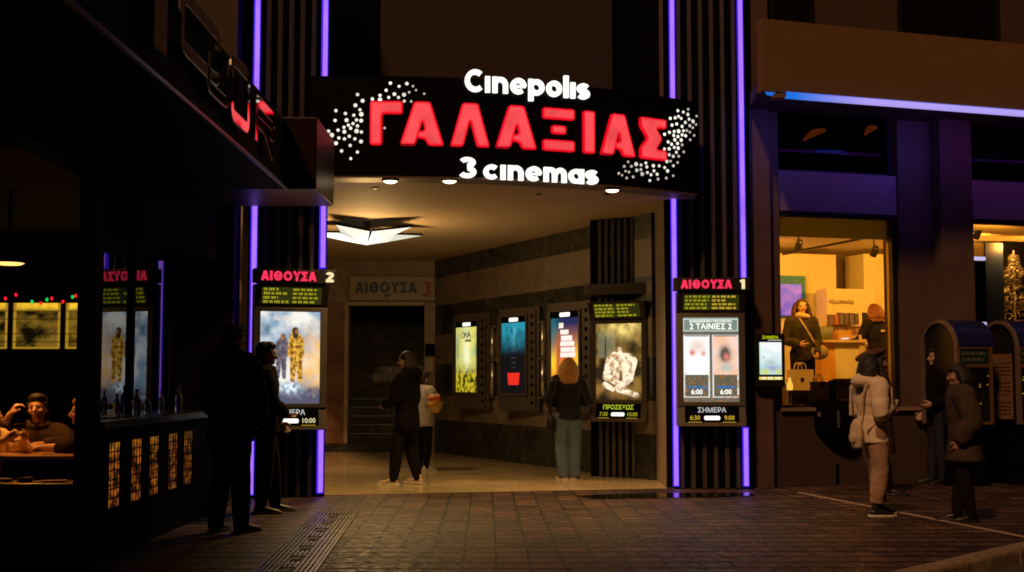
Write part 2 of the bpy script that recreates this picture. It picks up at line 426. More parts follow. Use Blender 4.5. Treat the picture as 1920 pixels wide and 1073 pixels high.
# drain of separate slotted metal grates
M_grate = mat('worn steel grate', (.085, .08, .075), .32, .6, var=.3, scale=20, bump=.3, bscale=90)
M_pit = mat('drain pit', (.008, .008, .008), .6)
ga, gb = (gnd(597, 961)+gnd(668, 961))/2, (gnd(487, 1073)+gnd(585, 1073))/2
gd = (gb-ga).normalized(); gang = atan2(gd.y, gd.x)
plen = .62; npan = 8
for i in range(npan):
    c = ga+gd*(plen*(i+.5)+.16)
    t = thing('drain_grate', 'slotted steel drain grate set in the pavement in line with identical grates', 'drain grate', (c.x, c.y, .004), gang, 'slotted steel grates of the pavement drain')
    mb = MB(); W = .40
    for k in range(11):
        y = -W/2+W*(k+.5)/11
        if 4 <= k <= 6:
            mb.box((-plen*.36, y, .004), (plen*.22, .020, .012)); mb.box((plen*.36, y, .004), (plen*.22, .020, .012))
        else: mb.box((0, y, .004), (plen-.03, .020, .012))
    for x in (-plen/2+.012, plen/2-.012): mb.box((x, 0, .0045), (.020, W-.002, .0125))
    for x in (-plen*.25, plen*.25): mb.box((x, 0, .0038), (.014, W-.004, .0115))
    mb.build('bar_panel', M_grate, t, world=False)
    mb = MB(); mb.box((0, 0, .0052), (plen*.26, .07, .012)); mb.build('lifting_plate', M_pit, t, world=False)
    for s in (-1, 1):
        mb = MB(); mb.box((0, s*(W/2+.012), .005), (plen-.004, .018, .014)); mb.build('edge_rail', M_chrome if False else M_grate, t, world=False)
mb = MB(); c = ga+gd*(plen*npan/2+.1); R_ = Matrix.Rotation(gang, 3, 'Z')
mb.box((c.x, c.y, .0025), (plen*npan+.3, .45, .003), R_); structure('drain_channel_ground', mb, M_pit)

# lobby floor
def stone_mat(name, c1, c2, scale, rough, vein=(.5, .5, .5), tile=None, spec=.5, veins=.35):
    m = bpy.data.materials.new(name); m.use_nodes = True
    nt = m.node_tree; N = nt.nodes; K = nt.links; b = N['Principled BSDF']; b.inputs['Roughness'].default_value = rough; b.inputs['Specular IOR Level'].default_value = spec
    tc = N.new('ShaderNodeTexCoord')
    n = N.new('ShaderNodeTexNoise'); n.inputs['Scale'].default_value = scale; n.inputs['Detail'].default_value = 8; n.inputs['Roughness'].default_value = .65; n.inputs['Distortion'].default_value = .6
    K.new(tc.outputs['Object'], n.inputs['Vector'])
    r = N.new('ShaderNodeValToRGB'); r.color_ramp.elements[0].position = .35; r.color_ramp.elements[1].position = .66
    r.color_ramp.elements[0].color = (*c1, 1); r.color_ramp.elements[1].color = (*c2, 1); K.new(n.outputs['Fac'], r.inputs[0])
    n2 = N.new('ShaderNodeTexNoise'); n2.inputs['Scale'].default_value = scale*.7; n2.inputs['Detail'].default_value = 10; n2.inputs['Distortion'].default_value = 1.5; K.new(tc.outputs['Object'], n2.inputs['Vector'])
    r2 = N.new('ShaderNodeValToRGB'); r2.color_ramp.elements[0].position = .485; r2.color_ramp.elements[1].position = .515; e = r2.color_ramp.elements.new(.5)
    r2.color_ramp.elements[0].color = r2.color_ramp.elements[2].color = (0, 0, 0, 1); e.color = (veins, veins, veins, 1); K.new(n2.outputs['Fac'], r2.inputs[0])
    mx = N.new('ShaderNodeMix'); mx.data_type = 'RGBA'; K.new(r2.outputs[0], mx.inputs[0]); K.new(r.outputs[0], mx.inputs[6]); mx.inputs[7].default_value = (*vein, 1)
    out = mx.outputs[2]
    if tile:
        br = N.new('ShaderNodeTexBrick'); br.offset = tile[2] if len(tile) > 2 else 0; br.inputs['Scale'].default_value = 1; br.inputs['Brick Width'].default_value = tile[0]; br.inputs['Row Height'].default_value = tile[1]
        br.inputs['Mortar Size'].default_value = .005; br.inputs['Color1'].default_value = (1, 1, 1, 1); br.inputs['Color2'].default_value = (.86, .86, .86, 1); br.inputs['Mortar'].default_value = (.74, .71, .68, 1)
        K.new(tc.outputs['Object'], br.inputs['Vector'])
        m2 = N.new('ShaderNodeMix'); m2.data_type = 'RGBA'; m2.blend_type = 'MULTIPLY'; m2.inputs[0].default_value = 1; K.new(out, m2.inputs[6]); K.new(br.outputs['Color'], m2.inputs[7]); out = m2.outputs[2]
    K.new(out, b.inputs['Base Color'])
    return m
M_floor = stone_mat('beige polished floor stone', (.46, .36, .20), (.60, .48, .28), 2.2, .17, (.3, .24, .15), (.6, .6), veins=.3)
mb = MB(); mb.face([(-2.5, 15.35, .004), (2.15, 16.42, .004), (2.2, 18.3, .004), (-1.3, 25.2, .004), (-5.6, 25.2, .004)])
structure('lobby_floor', mb, M_floor)
# dark polished threshold plate in front of the right pillar
M_plate = mat('dark polished plate', (.012, .011, .012), .12, .3)
P_ = [gnd(*p) for p in ((1078, 930.5), (1112, 936), (1300, 934), (1416, 930.5), (1404, 925), (1250, 925.5), (1150, 928))]
mb = MB(); mb.prism([(p.x, p.y) for p in reversed(P_)], lambda x, y, d: (x, y, d), .003, .009)
tag(mb.build('threshold_plate', M_plate), 'dark shiny floor plate in front of the right pillar', 'floor plate')

# ================================================================== CINEMA BUILDING
cin = thing('cinema_building', 'dark cinema building with ribbed pillars and an open stone lobby', 'building', (0, 16.5, 0))
M_ceil = mat('cream ceiling paint', (.46, .36, .24), .75, var=.08, scale=2)
M_brown = mat('brown plaster', (.16, .10, .07), .8, var=.25, scale=3, bump=.2)
M_jamb = mat('tan jamb plaster', (.22, .165, .125), .7, var=.2, scale=4)
M_dkm = stone_mat('dark green marble', (.010, .011, .011), (.046, .046, .040), 2.4, .32, (.16, .15, .13), veins=.45)
M_ltm = stone_mat('tan stone band', (.125, .096, .070), (.215, .172, .130), 2.0, .5, (.10, .07, .05), tile=(1.25, 5.0), veins=.4)
M_redm = stone_mat('red brown marble', (.10, .040, .020), (.24, .13, .075), 2.2, .3, (.33, .2, .13), veins=.5)
M_trav = stone_mat('pinkish travertine', (.16, .11, .08), (.25, .18, .135), 2.6, .5, (.13, .09, .06), veins=.4)
# sign curve (convex): straight to the left of X=-1.7, radius 6.5 to the right
RS, XS, YS = 6.5, -1.7, 14.5
def scurve(u, off=0.0):
    if u <= 0: return V((XS+u, YS-off))
    p = u/RS; return V((XS+(RS+off)*sin(p), YS+RS-(RS+off)*cos(p)))
def sign_uz(px, py, off=0.0):
    d = ray(px, py); lo, hi = -1.0, 4.6
    for _ in range(40):
        u = (lo+hi)/2; p = scurve(u, off)
        if p.x/p.y < d.x/d.y: lo = u
        else: hi = u
    p = scurve(u, off); return u, HC+d.z*p.y/d.y
UE = RS*.667
# ceiling and soffit
cv = [scurve(-.9+(UE+.9)*i/24, -.30) for i in range(25)]
mb = MB(); poly = [(p.x, p.y) for p in cv]+[(3.0, 17.2), (2.3, 18.0), (-1.3, 25.1), (-5.6, 25.1), (-3.2, 15.0)]
mb.prism(poly, lambda x, y, d: (x, y, d), 3.70, 3.85); mb.build('ceiling', M_ceil, cin)
# back wall with the doorway
def sp(name, a, b, m, parent=cin, bevel=0):
    q = MB(); q.span(a, b); return q.build(name, m, parent, bevel=bevel)
YB = 24.8
sp('back_wall', (-5.6, YB, 2.90), (-1.40, YB+.4, 3.70), M_trav)
sp('back_wall', (-5.6, YB+.003, 0.17), (-3.24, YB+.4, 2.897), M_redm)
sp('door_jamb', (-1.70, YB-.02, .0), (-1.42, YB+.4, 2.897), M_trav, bevel=.006)
fr = MB(); fr.span((-3.24, YB-.03, .17), (-3.17, YB+.35, 2.90)); fr.span((-3.17, YB-.03, 2.83), (-1.71, YB+.35, 2.90)); fr.build('door_frame', mat('pale stone frame', (.36, .28, .19), .5), cin, bevel=.005)
sp('plinth', (-5.6, YB-.05, .0), (-1.70, YB+.4, .17), M_dkm)
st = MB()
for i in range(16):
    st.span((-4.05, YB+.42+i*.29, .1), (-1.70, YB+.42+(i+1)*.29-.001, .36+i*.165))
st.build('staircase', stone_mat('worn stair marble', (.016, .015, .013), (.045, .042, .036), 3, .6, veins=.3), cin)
nos = MB()  # pale edges on the lower steps only, painting the fade into shade above
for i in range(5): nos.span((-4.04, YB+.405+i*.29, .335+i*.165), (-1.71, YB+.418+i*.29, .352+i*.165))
nos.build('lit_stair_edge', mat('lit stair edge', (.30, .29, .25), .5, var=.5, scale=2), cin)
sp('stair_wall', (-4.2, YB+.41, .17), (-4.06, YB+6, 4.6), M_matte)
sp('stair_wall', (-1.69, YB+.41, .17), (-1.55, YB+6, 4.6), stone_mat('rough stair wall', (.12, .11, .09), (.42, .38, .30), 6, .5, tile=(.2, .1, .5)))
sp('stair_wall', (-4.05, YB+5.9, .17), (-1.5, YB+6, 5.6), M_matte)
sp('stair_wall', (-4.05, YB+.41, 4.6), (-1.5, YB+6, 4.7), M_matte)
# banded marble wall on the right
WC = V((-1.5, 24.8)); WU = V((.483, -1)).normalized(); WN = V((-.9003, -.4349))
wrz = atan2(WU.y, WU.x)
def wp(s, o, z): p = WC+WU*s+WN*o; return V((p.x, p.y, z))
for i, (z0, z1, m_, s0) in enumerate(((0, .63, M_dkm, 0), (.63, 1.09, M_ltm, 0), (1.09, 1.69, M_dkm, 0), (1.69, 2.25, M_ltm, 0), (2.25, 2.82, M_dkm, 0), (2.82, 3.36, M_ltm, 0), (3.36, 3.70, M_dkm, 0))):
    q = MB(); o1 = .003*(i % 2); ws = [wp(-.15, o1, 0), wp(7.9, o1, 0), wp(7.9, -.3, 0), wp(-.15, -.3, 0)]
    q.prism([(p.x, p.y) for p in reversed(ws)], lambda x, y, d: (x, y, d), z0+.002, z1); q.build('stone_band', m_, cin)
sp('side_wall', (-5.75, 15.5, 0), (-5.62, 25.1, 3.7), M_trav)
# pillars with slats
def pillar(P, rz, w, ztop, depth, nsl, core, m_slat=M_slat, sl=.052):
    t = MB(); R = Matrix.Translation(V((P[0], P[1], 0))) @ Matrix.Rotation(rz, 4, 'Z')
    t.box((w/2, depth/2+.04, ztop/2), (w, depth, ztop))
    p = MB(); p.v = [R @ x for x in t.v]; p.f = t.f; p.mi = t.mi
    core_o = p.build('pillar', core, cin)
    t = MB(); t.box((w/2, .025, ztop/2), (w-.012, .028, ztop-.01)); p = MB(); p.v = [R @ x for x in t.v]; p.f = t.f; p.mi = t.mi; p.build('backing', M_matte, core_o)
    t = MB()
    for i in range(nsl):
        x = .13+(w-.26)*(i+.5)/nsl; t.box((x, -.012, ztop/2), (sl, .046, ztop-.02))
    p = MB(); p.v = [R @ x for x in t.v]; p.f = t.f; p.mi = t.mi; p.build('slats', m_slat, core_o, bevel=.004)
    return R
PL, YL = (-3.10, 15.0), radians(20); WLp = .94
PR, YR = (1.965, 16.42), radians(-1); WRp = 1.115
RLp = pillar(PL, YL, WLp, 6.8, .5, 5, M_black)
RRp = pillar(PR, YR, WRp, 6.9, 1.25, 6, M_jamb)
PP, YP = (1.12, 18.45), radians(-28); WPp = 1.06
RPp = pillar(PP, YP, WPp, 3.69, .6, 8, M_brown)
sp('pillar', (2.02, 17.72, 0), (2.12, 18.4, 3.69), M_matte)
# upper facade
def yawbox(name, x0, x1, z0, z1, y0, th, m_, yaw=.12, parent=cin):
    q = MB(); R = Matrix.Rotation(yaw, 3, 'Z'); q.box((0, 0, 0), (x1-x0, th, z1-z0), R); c = R @ V(((x0+x1)/2, 0, 0)); q.v = [p+V((c.x, y0+c.y, (z0+z1)/2)) for p in q.v]; return q.build(name, m_, parent)
yawbox('upper_wall', -3.3, 3.2, 3.86, 7.4, 16.75, .2, M_matte)
yawbox('upper_panel', -1.72, 1.33, 4.2, 7.4, 16.56, .1, mat('dull brown cladding', (.022, .010, .006), .8, var=.2, scale=2))

# ------------------------------------------------------------------ light tubes
def light_tube(R, x, z0, z1, label, y=-.06, w=.076):
    t = MB(); t.box((x, y, (z0+z1)/2), (w, .05, z1-z0)); b = MB(); b.v = [R @ p for p in t.v]; b.f = t.f; b.mi = t.mi
    P = R @ V((x, y, z0)); th = thing('light_tube', label, 'light tube', P, 0, 'violet light tubes on the pillars')
    b.build('housing', M_violet_halo, th)  # glowing housing paints the blue halo beside the tube
    t = MB(); t.box((x, y-.028, (z0+z1)/2), (w-.022, .012, z1-z0-.03)); b = MB(); b.v = [R @ p for p in t.v]; b.f = t.f; b.mi = t.mi
    b.build('diffuser', M_violet, th)
light_tube(RLp, .05, .04, 6.7, 'long violet light tube on the outer edge of the pillar by the bar')
light_tube(RLp, WLp-.075, .04, .80, 'short violet light tube below the display on the pillar by the bar')
light_tube(RLp, WLp-.075, 2.70, 6.7, 'violet light tube above the display on the pillar by the bar')
light_tube(RRp, .115, .03, 6.8, 'long violet light tube on the lobby edge of the right pillar')
light_tube(RRp, WRp-.115, .03, .78, 'short violet light tube below the display on the right pillar')
light_tube(RRp, WRp-.115, 2.66, 6.8, 'violet light tube above the display on the right pillar')

# ------------------------------------------------------------------ marquee sign
sg = thing('cinema_sign', 'curved black cinema sign with red Greek letters and white bulbs over the entrance', 'sign', (0, 14.8, 3.69))
ZB, ZT = 3.70, 4.86
mb = MB(); us = [-.62+(UE+.62)*i/40 for i in range(41)]
o = [scurve(u, 0) for u in us]; inn = [scurve(u, -.30) for u in us]
poly = [(p.x, p.y) for p in o]+[(p.x, p.y) for p in reversed(inn)]
mb.prism(poly, lambda x, y, d: (x, y, d), ZB, ZT); mb.build('panel', mat('sign black', (.003, .0028, .003), .4, var=.2, spec=.06), sg)
# thin soffit trim
mb = MB(); o = [scurve(u, .004) for u in us]; inn = [scurve(u, -.34) for u in us]
mb.prism([(p.x, p.y) for p in o]+[(p.x, p.y) for p in reversed(inn)], lambda x, y, d: (x, y, d), ZB-.022, ZB-.001); mb.build('soffit_trim', mat('brown soffit', (.12, .075, .05), .5), sg)
def sfn(u0, z0, k=1.0, kz=1.0):
    def fn(x, y, d):
        p = scurve(u0+x*k, d); return V((p.x, p.y, z0+y*kz))
    return fn
def rounded(poly, r, n=3):
    out = []; m = len(poly)
    for i in range(m):
        p0, p1, p2 = V(poly[i-1]), V(poly[i]), V(poly[(i+1) % m])
        a, b = (p0-p1), (p2-p1); rr = min(r, a.length*.45, b.length*.45); a = p1+a.normalized()*rr; b = p1+b.normalized()*rr
        for k in range(n+1):
            t = k/n; q = a*(1-t)**2+p1*2*t*(1-t)+b*t*t; out.append((q.x, q.y))
    return out
def inset(poly, d):
    m = len(poly); out = []
    for i in range(m):
        p0, p1, p2 = V(poly[i-1]), V(poly[i]), V(poly[(i+1) % m])
        d0, d1 = (p1-p0).normalized(), (p2-p1).normalized(); n0, n1 = V((-d0.y, d0.x)), V((-d1.y, d1.x)); n = (n0+n1); n = n.normalized() if n.length > .01 else n0
        c = max(.35, n.dot(n0)); q = p1+n*d/c; out.append((q.x, q.y))
    return out
A_ = [(0, 0), (.36, 0), (.515, .56), (.565, .34), (.40, .325), (.385, .17), (.575, .15), (.64, 0), (1, 0), (.69, 1), (.32, 1)]
LET = {'Γ': [[(0, 0), (.38, 0), (.38, .71), (1, .71), (1, 1), (0, 1)]], 'Α': [A_],
       'Λ': [[(0, 0), (.33, 0), (.5, .60), (.67, 0), (1, 0), (.70, 1), (.30, 1)]],
       'Ξ': [[(0, .74), (1, .74), (1, 1), (0, 1)], [(.27, .40), (.73, .40), (.73, .60), (.27, .60)], [(0, 0), (1, 0), (1, .26), (0, .26)]],
       'Ι': [[(0, 0), (1, 0), (1, 1), (0, 1)]],
       'Σ': [[(0, 0), (1, 0), (1, .25), (.60, .25), (.84, .52), (.60, .77), (1, .77), (1, 1), (0, 1), (0, .77), (.27, .5), (0, .26)]]}
HL = [('Γ', 693, 755, 191, 273), ('Α', 749, 833, 191, 274), ('Λ', 844, 919, 195, 276), ('Α', 929, 1007, 199, 280), ('Ξ', 1018, 1078, 205, 285), ('Ι', 1094, 1116, 211, 289), ('Α', 1126, 1192, 216, 293), ('Σ', 1201, 1250, 224, 301)]
ub, zb0 = sign_uz(724, 273.3); _, zt0 = sign_uz(724, 191)
edge, mid_, face_ = MB(), MB(), MB()
for ch, x0, x1, y0, y1 in HL:
    u0, _ = sign_uz(x0, (y0+y1)/2, .05); u1, _ = sign_uz(x1, (y0+y1)/2, .05)
    for pl in LET[ch]:
        P = [(a*(u1-u0), b*(zt0-zb0)) for a, b in pl]; P = rounded(P, .034)
        edge.prism(P, sfn(u0, zb0), .012, .050)
        mid_.prism(inset(P, .011), sfn(u0, zb0), .051, .054); face_.prism(inset(P, .026), sfn(u0, zb0), .055, .060)
lt = edge.build('red_lettering', M_red_edge, sg); mid_.build('letter_rim', emit('mid red glow', (1.0, .022, .035), 1.0), lt); face_.build('letter_face', M_red_glow, lt)
def sign_text(txt, px0, px1, py0, pycap, w, off):
    u0, z0 = sign_uz(px0, py0, off); _, z1 = sign_uz(px0, pycap, off); u1, _ = sign_uz(px1, py0, off)
    q, W = stroke_text(txt, w); return q, u0, z0, (u1-u0)/W, z1-z0
for txt, a in (('Cınepolıs', (872, 1106, 171, 129)), ('3', (860, 892, 333, 294)), ('cınemas', (907, 1122, 335.5, 297))):
    q, u0, z0, kx, kz = sign_text(txt, *a, .215, .06)
    m1 = MB(); f1 = sfn(u0, z0, kx, kz)
    for quad in q: m1.prism(quad, f1, .02, .062)
    m1.build('white_lettering', M_white_glow, sg)
DL = [(538,222,20),(594,291,24),(514,342,24),(565,392,19),(579,442,27),(296,402,20),(402,434,20),(496,453,20),(415,508,24),(287,511,20),(526,506,20),(578,514,24),(487,546,19),(436,564,19),(386,588,19),(461,599,20),(537,573,20),(213,632,21),(320,620,20),(391,638,24),(527,630,27),(581,641,20),(249,676,28),(329,707,20),(445,688,20),(391,717,20),(508,717,20),(297,766,24),(576,747,24),(456,791,20),(359,852,20),(536,865,18),(462,938,18),(703,272,21),(789,231,19),(789,280,26),(858,174,19),(887,254,19),(950,217,23),(996,254,19),(1058,224,25),(1061,295,18),(905,94,20),(1003,130,18),(1090,100,22),(1158,128,15),(1192,172,14),(1115,196,16),(1138,299,16),(1284,213,14),(840,596,16)]
DR = [(845,164,19),(906,180,18),(960,148,16),(957,206,21),(761,250,19),(815,244,19),(853,228,18),(882,251,18),(1054,225,15),(971,260,19),(1014,284,24),(929,296,21),(780,326,20),(832,313,19),(892,340,20),(978,332,19),(1048,319,14),(1011,355,16),(696,428,19),(751,406,19),(804,396,18),(853,394,25),(907,388,18),(944,386,17),(979,404,15),(1027,441,15),(799,440,19),(846,454,19),(893,434,19),(932,445,20),(983,490,16),(811,489,22),(882,493,22),(736,513,19),(775,539,20),(841,530,20),(893,546,17),(695,592,19),(748,591,22),(805,575,19),(850,583,22),(828,630,18),(910,625,16),(748,656,20),(793,674,21),(854,674,17),(722,731,22),(763,729,16),(842,744,16),(795,780,18),(730,837,22),(697,800,18),(636,781,18),(571,780,22),(487,749,19),(433,771,18),(498,793,19),(378,762,25),(325,786,17),(288,737,15),(245,787,17),(385,830,22),(431,823,18),(446,872,24),(504,856,18),(578,837,19),(613,874,20),(545,881,19),(299,850,16),(260,840,14),(184,865,17),(220,886,13),(272,917,16),(345,904,17),(531,945,18),(623,929,18),(715,918,17),(793,891,15)]
bulbs = [(580+x/5.959, 140+y/5.961, r/5.96) for x, y, r in DL]+[(1130+x/5.96, 180+y/5.96, r/5.96) for x, y, r in DR]
bulbs.sort(key=lambda b: -b[2])
def bulb_mesh(m1, b):
    u, z = sign_uz(b[0], b[1], .012); p = scurve(u, .004); nrm_ = (scurve(u, 1)-scurve(u, 0)).normalized(); r = b[2]*.94/F*p.y
    R = Matrix.Rotation(atan2(nrm_.y, nrm_.x)+pi/2, 3, 'Z'); m1.ell((p.x, p.y, z), (r, .016, r), R, 12, 6)
for b in bulbs[:98]:
    m1 = MB(); bulb_mesh(m1, b); m1.build('bulb', M_dots, sg)
m1 = MB()
for b in bulbs[98:]: bulb_mesh(m1, b)
tag(m1.build('small_bulbs', emit('dim bulb light', (1, .85, .75), .55), sg), kind='stuff')

# downlights under the sign
for px, py, lb in ((732, 330, 'warm round downlight under the red gamma end of the sign'), (843, 332, 'warm round downlight just left of the numeral 3 under the sign'), (1148, 348, 'warm round downlight under the right half of the sign')):
    y = 14.62 if px < 1000 else 15.32; p = at(px, py, y); z = ZB-.023
    t = thing('downlight', lb, 'downlight', (p.x, y, z-.03), 0, 'downlights under the sign')
    m1 = MB(); m1.lathe([(.10, .030), (.10, .012), (.085, .006), (.080, .030)], 24); m1.build('ring', M_slat, t, world=False, smooth=True)
    m1 = MB(); m1.lathe([(.079, .012), (.070, .001), (.045, -.010), (.001, -.014)], 24); m1.build('lens', emit('warm downlight glow', (1, .74, .40), 10), t, world=False, smooth=True)
# small dark ceiling rosettes behind the trim
for px, py in ((704, 344), (1010, 358), (1138, 363)):
    p = at(px, py, 15.4 if px < 900 else 15.9); m1 = MB(); m1.lathe([(.03, -.012), (.045, -.006), (.05, 0)], 14, (p.x, p.y, 3.699)); tag(m1.build('ceiling_sensor', M_black), 'small dark dome on the lobby ceiling behind the sign', 'sensor', 'small dark domes on the lobby ceiling')

# ceiling lamp: faceted star of five petals
lc = at(688, 442, 18.8); lc.z = 3.47
lamp = thing('ceiling_lamp', 'glowing white star shaped lamp with dark edges on the lobby ceiling', 'ceiling lamp', lc, 0)
M_lampglow = [emit('white lamp glow', (1, .96, .82), 1.9), emit('soft lamp glow', (.95, .90, .74), 1.15), emit('shaded lamp glow', (.80, .75, .60), 1.0)]
for k in range(5):
    a = radians(72*k-90+50); d = V((cos(a), sin(a), 0)); n = V((-d.y, d.x, 0)); Lr = .92
    c0 = V((0, 0, -.10)); tip = d*Lr+V((0, 0, .095)); l = d*.36+n*.235+V((0, 0, .055)); r = d*.36-n*.235+V((0, 0, .055)); mid = d*.34+V((0, 0, -.035))
    m1 = MB()
    for fi, f in enumerate(((c0, mid, l), (c0, r, mid), (mid, tip, l), (mid, r, tip))): m1.k = (0, 0, 0, 1, 1, 2)[(fi+k*2) % 6]; m1.face([p+V((0, 0, -.004)) for p in reversed(f)])
    m1.build('petal', M_lampglow, lamp, world=False)
    m1 = MB()
    for p, q in ((l, tip), (tip, r), (c0, l), (c0, r)): m1.tube([p+V((0, 0, .012)), q+V((0, 0, .012))], .014, 6)
    m1.face([l*1.03+V((0, 0, .02)), tip*1.04+V((0, 0, .03)), r*1.03+V((0, 0, .02)), V((0, 0, .05))]); m1.build('petal_frame', M_matte, lamp, world=False)
m1 = MB(); m1.lathe([(.09, .05), (.05, .12), (.05, .20), (.05, .225)], 12); m1.build('stem', M_ceil, lamp, world=False)
# sign over the stairs
t = thing('room_sign', 'pale framed board lettered ΑΙΘΟΥΣΑ 3 over the stair doorway', 'sign', (-2.33, YB-.03, 2.92))
zA, zB = 2.93, 3.39; x0, x1 = at(656, 540, YB).x, at(815, 540, YB).x
m1 = MB(); m1.span((x0, YB-.055, zA), (x1, YB-.002, zB)); m1.build('board', mat('pale board', (.27, .225, .195), .5, var=.1), t)
m1 = MB()
for a, b in (((x0-.02, zA-.02), (x1+.02, zA)), ((x0-.02, zB), (x1+.02, zB+.02)), ((x0-.02, zA), (x0, zB)), ((x1, zA), (x1+.02, zB))): m1.span((a[0], YB-.07, a[1]), (b[0], YB-.003, b[1]))
m1.build('board_frame', M_slat, t)
M_navy = mat('navy lettering', (.012, .014, .05), .5); M_redp = mat('dull red numeral', (.22, .02, .02), .5)
q, W = stroke_text('ΑΙΘΟΥΣΑ', .24); xa, xb = at(667, 540, YB).x, at(782, 540, YB).x; k = (xb-xa)/W; m1 = MB(); za = at(700, 550, YB).z; zc = at(700, 529, YB).z-za
for i, quad in enumerate(q): m1.prism(quad, lambda x, y, d: (xa+x*k, YB-d, za+y*zc), .055, .060+i*.00012)
p = at(726, 557, YB); m1.prism([(-.085, .045), (0, -.02), (.085, .045)], lambda x, y, d: (p.x+x, YB-d, p.z+y), .055, .0595)
m1.build('lettering', M_navy, t)
q, W = stroke_text('3', .24); xc, xd = at(791, 540, YB).x, at(808, 540, YB).x; zd = at(800, 557, YB).z; ze = at(800, 528, YB).z-zd; m1 = MB()
for i, quad in enumerate(q): m1.prism(quad, lambda x, y, d: (xc+x*(xd-xc)/W, YB-d, zd+y*ze), .055, .060+i*.00012)
m1.build('numeral', M_redp, t)
# box and notice on the door jamb
p = at(806, 656, YB-.03); m1 = MB(); m1.span((p.x-.09, YB-.09, p.z-.12), (p.x+.09, YB-.021, p.z+.11)); tag(m1.build('wall_box', M_matte, bevel=.006), 'small black box on the jamb beside the stair doorway', 'wall box')
p = at(804, 684, YB-.03); m1 = MB(); m1.span((p.x-.075, YB-.026, p.z-.13), (p.x+.075, YB-.021, p.z+.13)); tag(m1.build('paper_notice', mat('aged paper', (.40, .36, .28), .8)), 'pale paper notice under the black box on the jamb', 'notice')

# ------------------------------------------------------------------ film displays
def cap(u, v, x0, y0, x1, y1, r0, r1, asp):
    # soft tapered stroke mask; asp = panel height / width
    ax, ay, bx, by = x0, y0*asp, x1, y1*asp; px, py = u, v*asp
    dx, dy = bx-ax, by-ay; t = max(0, min(1, ((px-ax)*dx+(py-ay)*dy)/(dx*dx+dy*dy+1e-9))); r = r0+(r1-r0)*t
    return max(0, min(1, (r-sqrt((px-ax-dx*t)**2+(py-ay-dy*t)**2))/.018+.5))
def fig(u, v, cx, foot, h, asp, turn=1):
    # a plain standing figure
    W = h*asp; k = lambda x, y: (cx+x*W*turn, foot+y*h)
    P_ = [((-.03, .88), (-.03, .93), .062, .055), ((-.02, .80), (.0, .55), .11, .085), ((-.09, .78), (-.13, .50), .045, .032), ((.09, .78), (.12, .50), .045, .032), ((-.04, .55), (-.06, .03), .075, .04), ((.05, .55), (.08, .03), .075, .04)]
    m = 0
    for a, b, r0, r1 in P_:
        x0, y0 = k(*a); x1, y1 = k(*b); m = max(m, cap(u, v, x0, y0, x1, y1, r0*W, r1*W, asp))
    return m
def poster_clouds(u, v):
    A_ = 1.53
    c = mix((.26, .40, .56), (.95, .93, .86), nz(u, v, 2.6, 1.3)*1.7-.35)
    c = mix(c, (1.0, .52, .10), max(0, (u-.40)*2.6)*max(0, 1-abs(v-.42)*1.9)*(.35+.9*nz(u, v, 5, 4)))
    c = mix(c, (1.1, .95, .70), max(0, (u-.55)*2)*max(0, 1-abs(v-.45)*3.5)*nz(u, v, 4, 9))
    c = mix(c, (.10, .10, .17), max(0, (.24-v)*8)*(.4+.9*nz(u, v, 7, 8)))
    c = mix(c, (.10, .20, .30), max(0, min(1, 2*blob(u, v, .06, .80, .14, .06)))*nz(u, v, 6, 2))
    f = fig(u, v, .36, .27, .50, A_, -1); c = mix(c, mix((.03, .025, .045), (.24, .20, .26), nz(u, v, 22, 2)*1.4-.2), f)
    f = fig(u, v, .60, .23, .60, A_); c = mix(c, mix((.20, .07, .01), (.92, .50, .06), nz(u, v, 20, 5)*1.7-.35), f)
    c = mix(c, (.06, .03, .02), cap(u, v, .585, .80, .59, .735, .05, .045, A_)); c = mix(c, (.35, .17, .07), cap(u, v, .605, .79, .605, .775, .025, .022, A_))
    c = mix(c, (.42, .17, .05), cap(u, v, .37, .73, .37, .71, .03, .028, A_))
    c = mix(c, mix((.16, .30, .42), (.92, 1.0, 1.05), nz(u, v, 16, 3)*1.6-.2), min(1, 1.6*blob(u, v, .50, .17, .15, .05)))
    c = mix(c, (.95, .80, .60), (1 if .9 < v*1.0 < .955 and .18 < u < .58 and nz(u, v, 18, 4) > .42 else 0)*.55)
    return c
def poster_figures(u, v):
    A_ = 1.53
    c = mix((.028, .018, .008), (.30, .16, .035), nz(u, v, 3.0, 11)*1.7-.45)
    c = mix(c, (1.0, .74, .20), min(1, blob(u, v, .62, .95, .40, .13)*(.2+1.4*nz(u, v, 5, 3))))
    for x0, x1 in ((.04, .20), (.225, .42)):
        if x0 < u < x1 and .55 < v < .88: c = mix(c, (.30, .28, .16), .55)
    L_ = [((.52, .66), (.52, .60), .045, .05), ((.40, .57), (.70, .55), .085, .09), ((.30, .48), (.22, .30), .10, .07), ((.80, .50), (.74, .30), .10, .07), ((.48, .50), (.42, .26), .10, .07), ((.62, .48), (.66, .24), .09, .07), ((.26, .30), (.60, .17), .075, .055), ((.74, .28), (.46, .16), .07, .05), ((.50, .14), (.88, .06), .07, .05), ((.20, .20), (.36, .14), .06, .05), ((.28, .52), (.40, .60), .06, .05)]
    for i, (a, b, r0, r1) in enumerate(L_):
        m = cap(u, v, *a, *b, r0, r1, A_); sh = mix((.42, .18, .035), (1.15, .98, .70), nz(u, v, 10, i)*1.5-.1+(.25 if i % 2 else -.1)); c = mix(c, sh, m)
    return mix(c, (.015, .01, .006), max(0, (.10-v)*6))
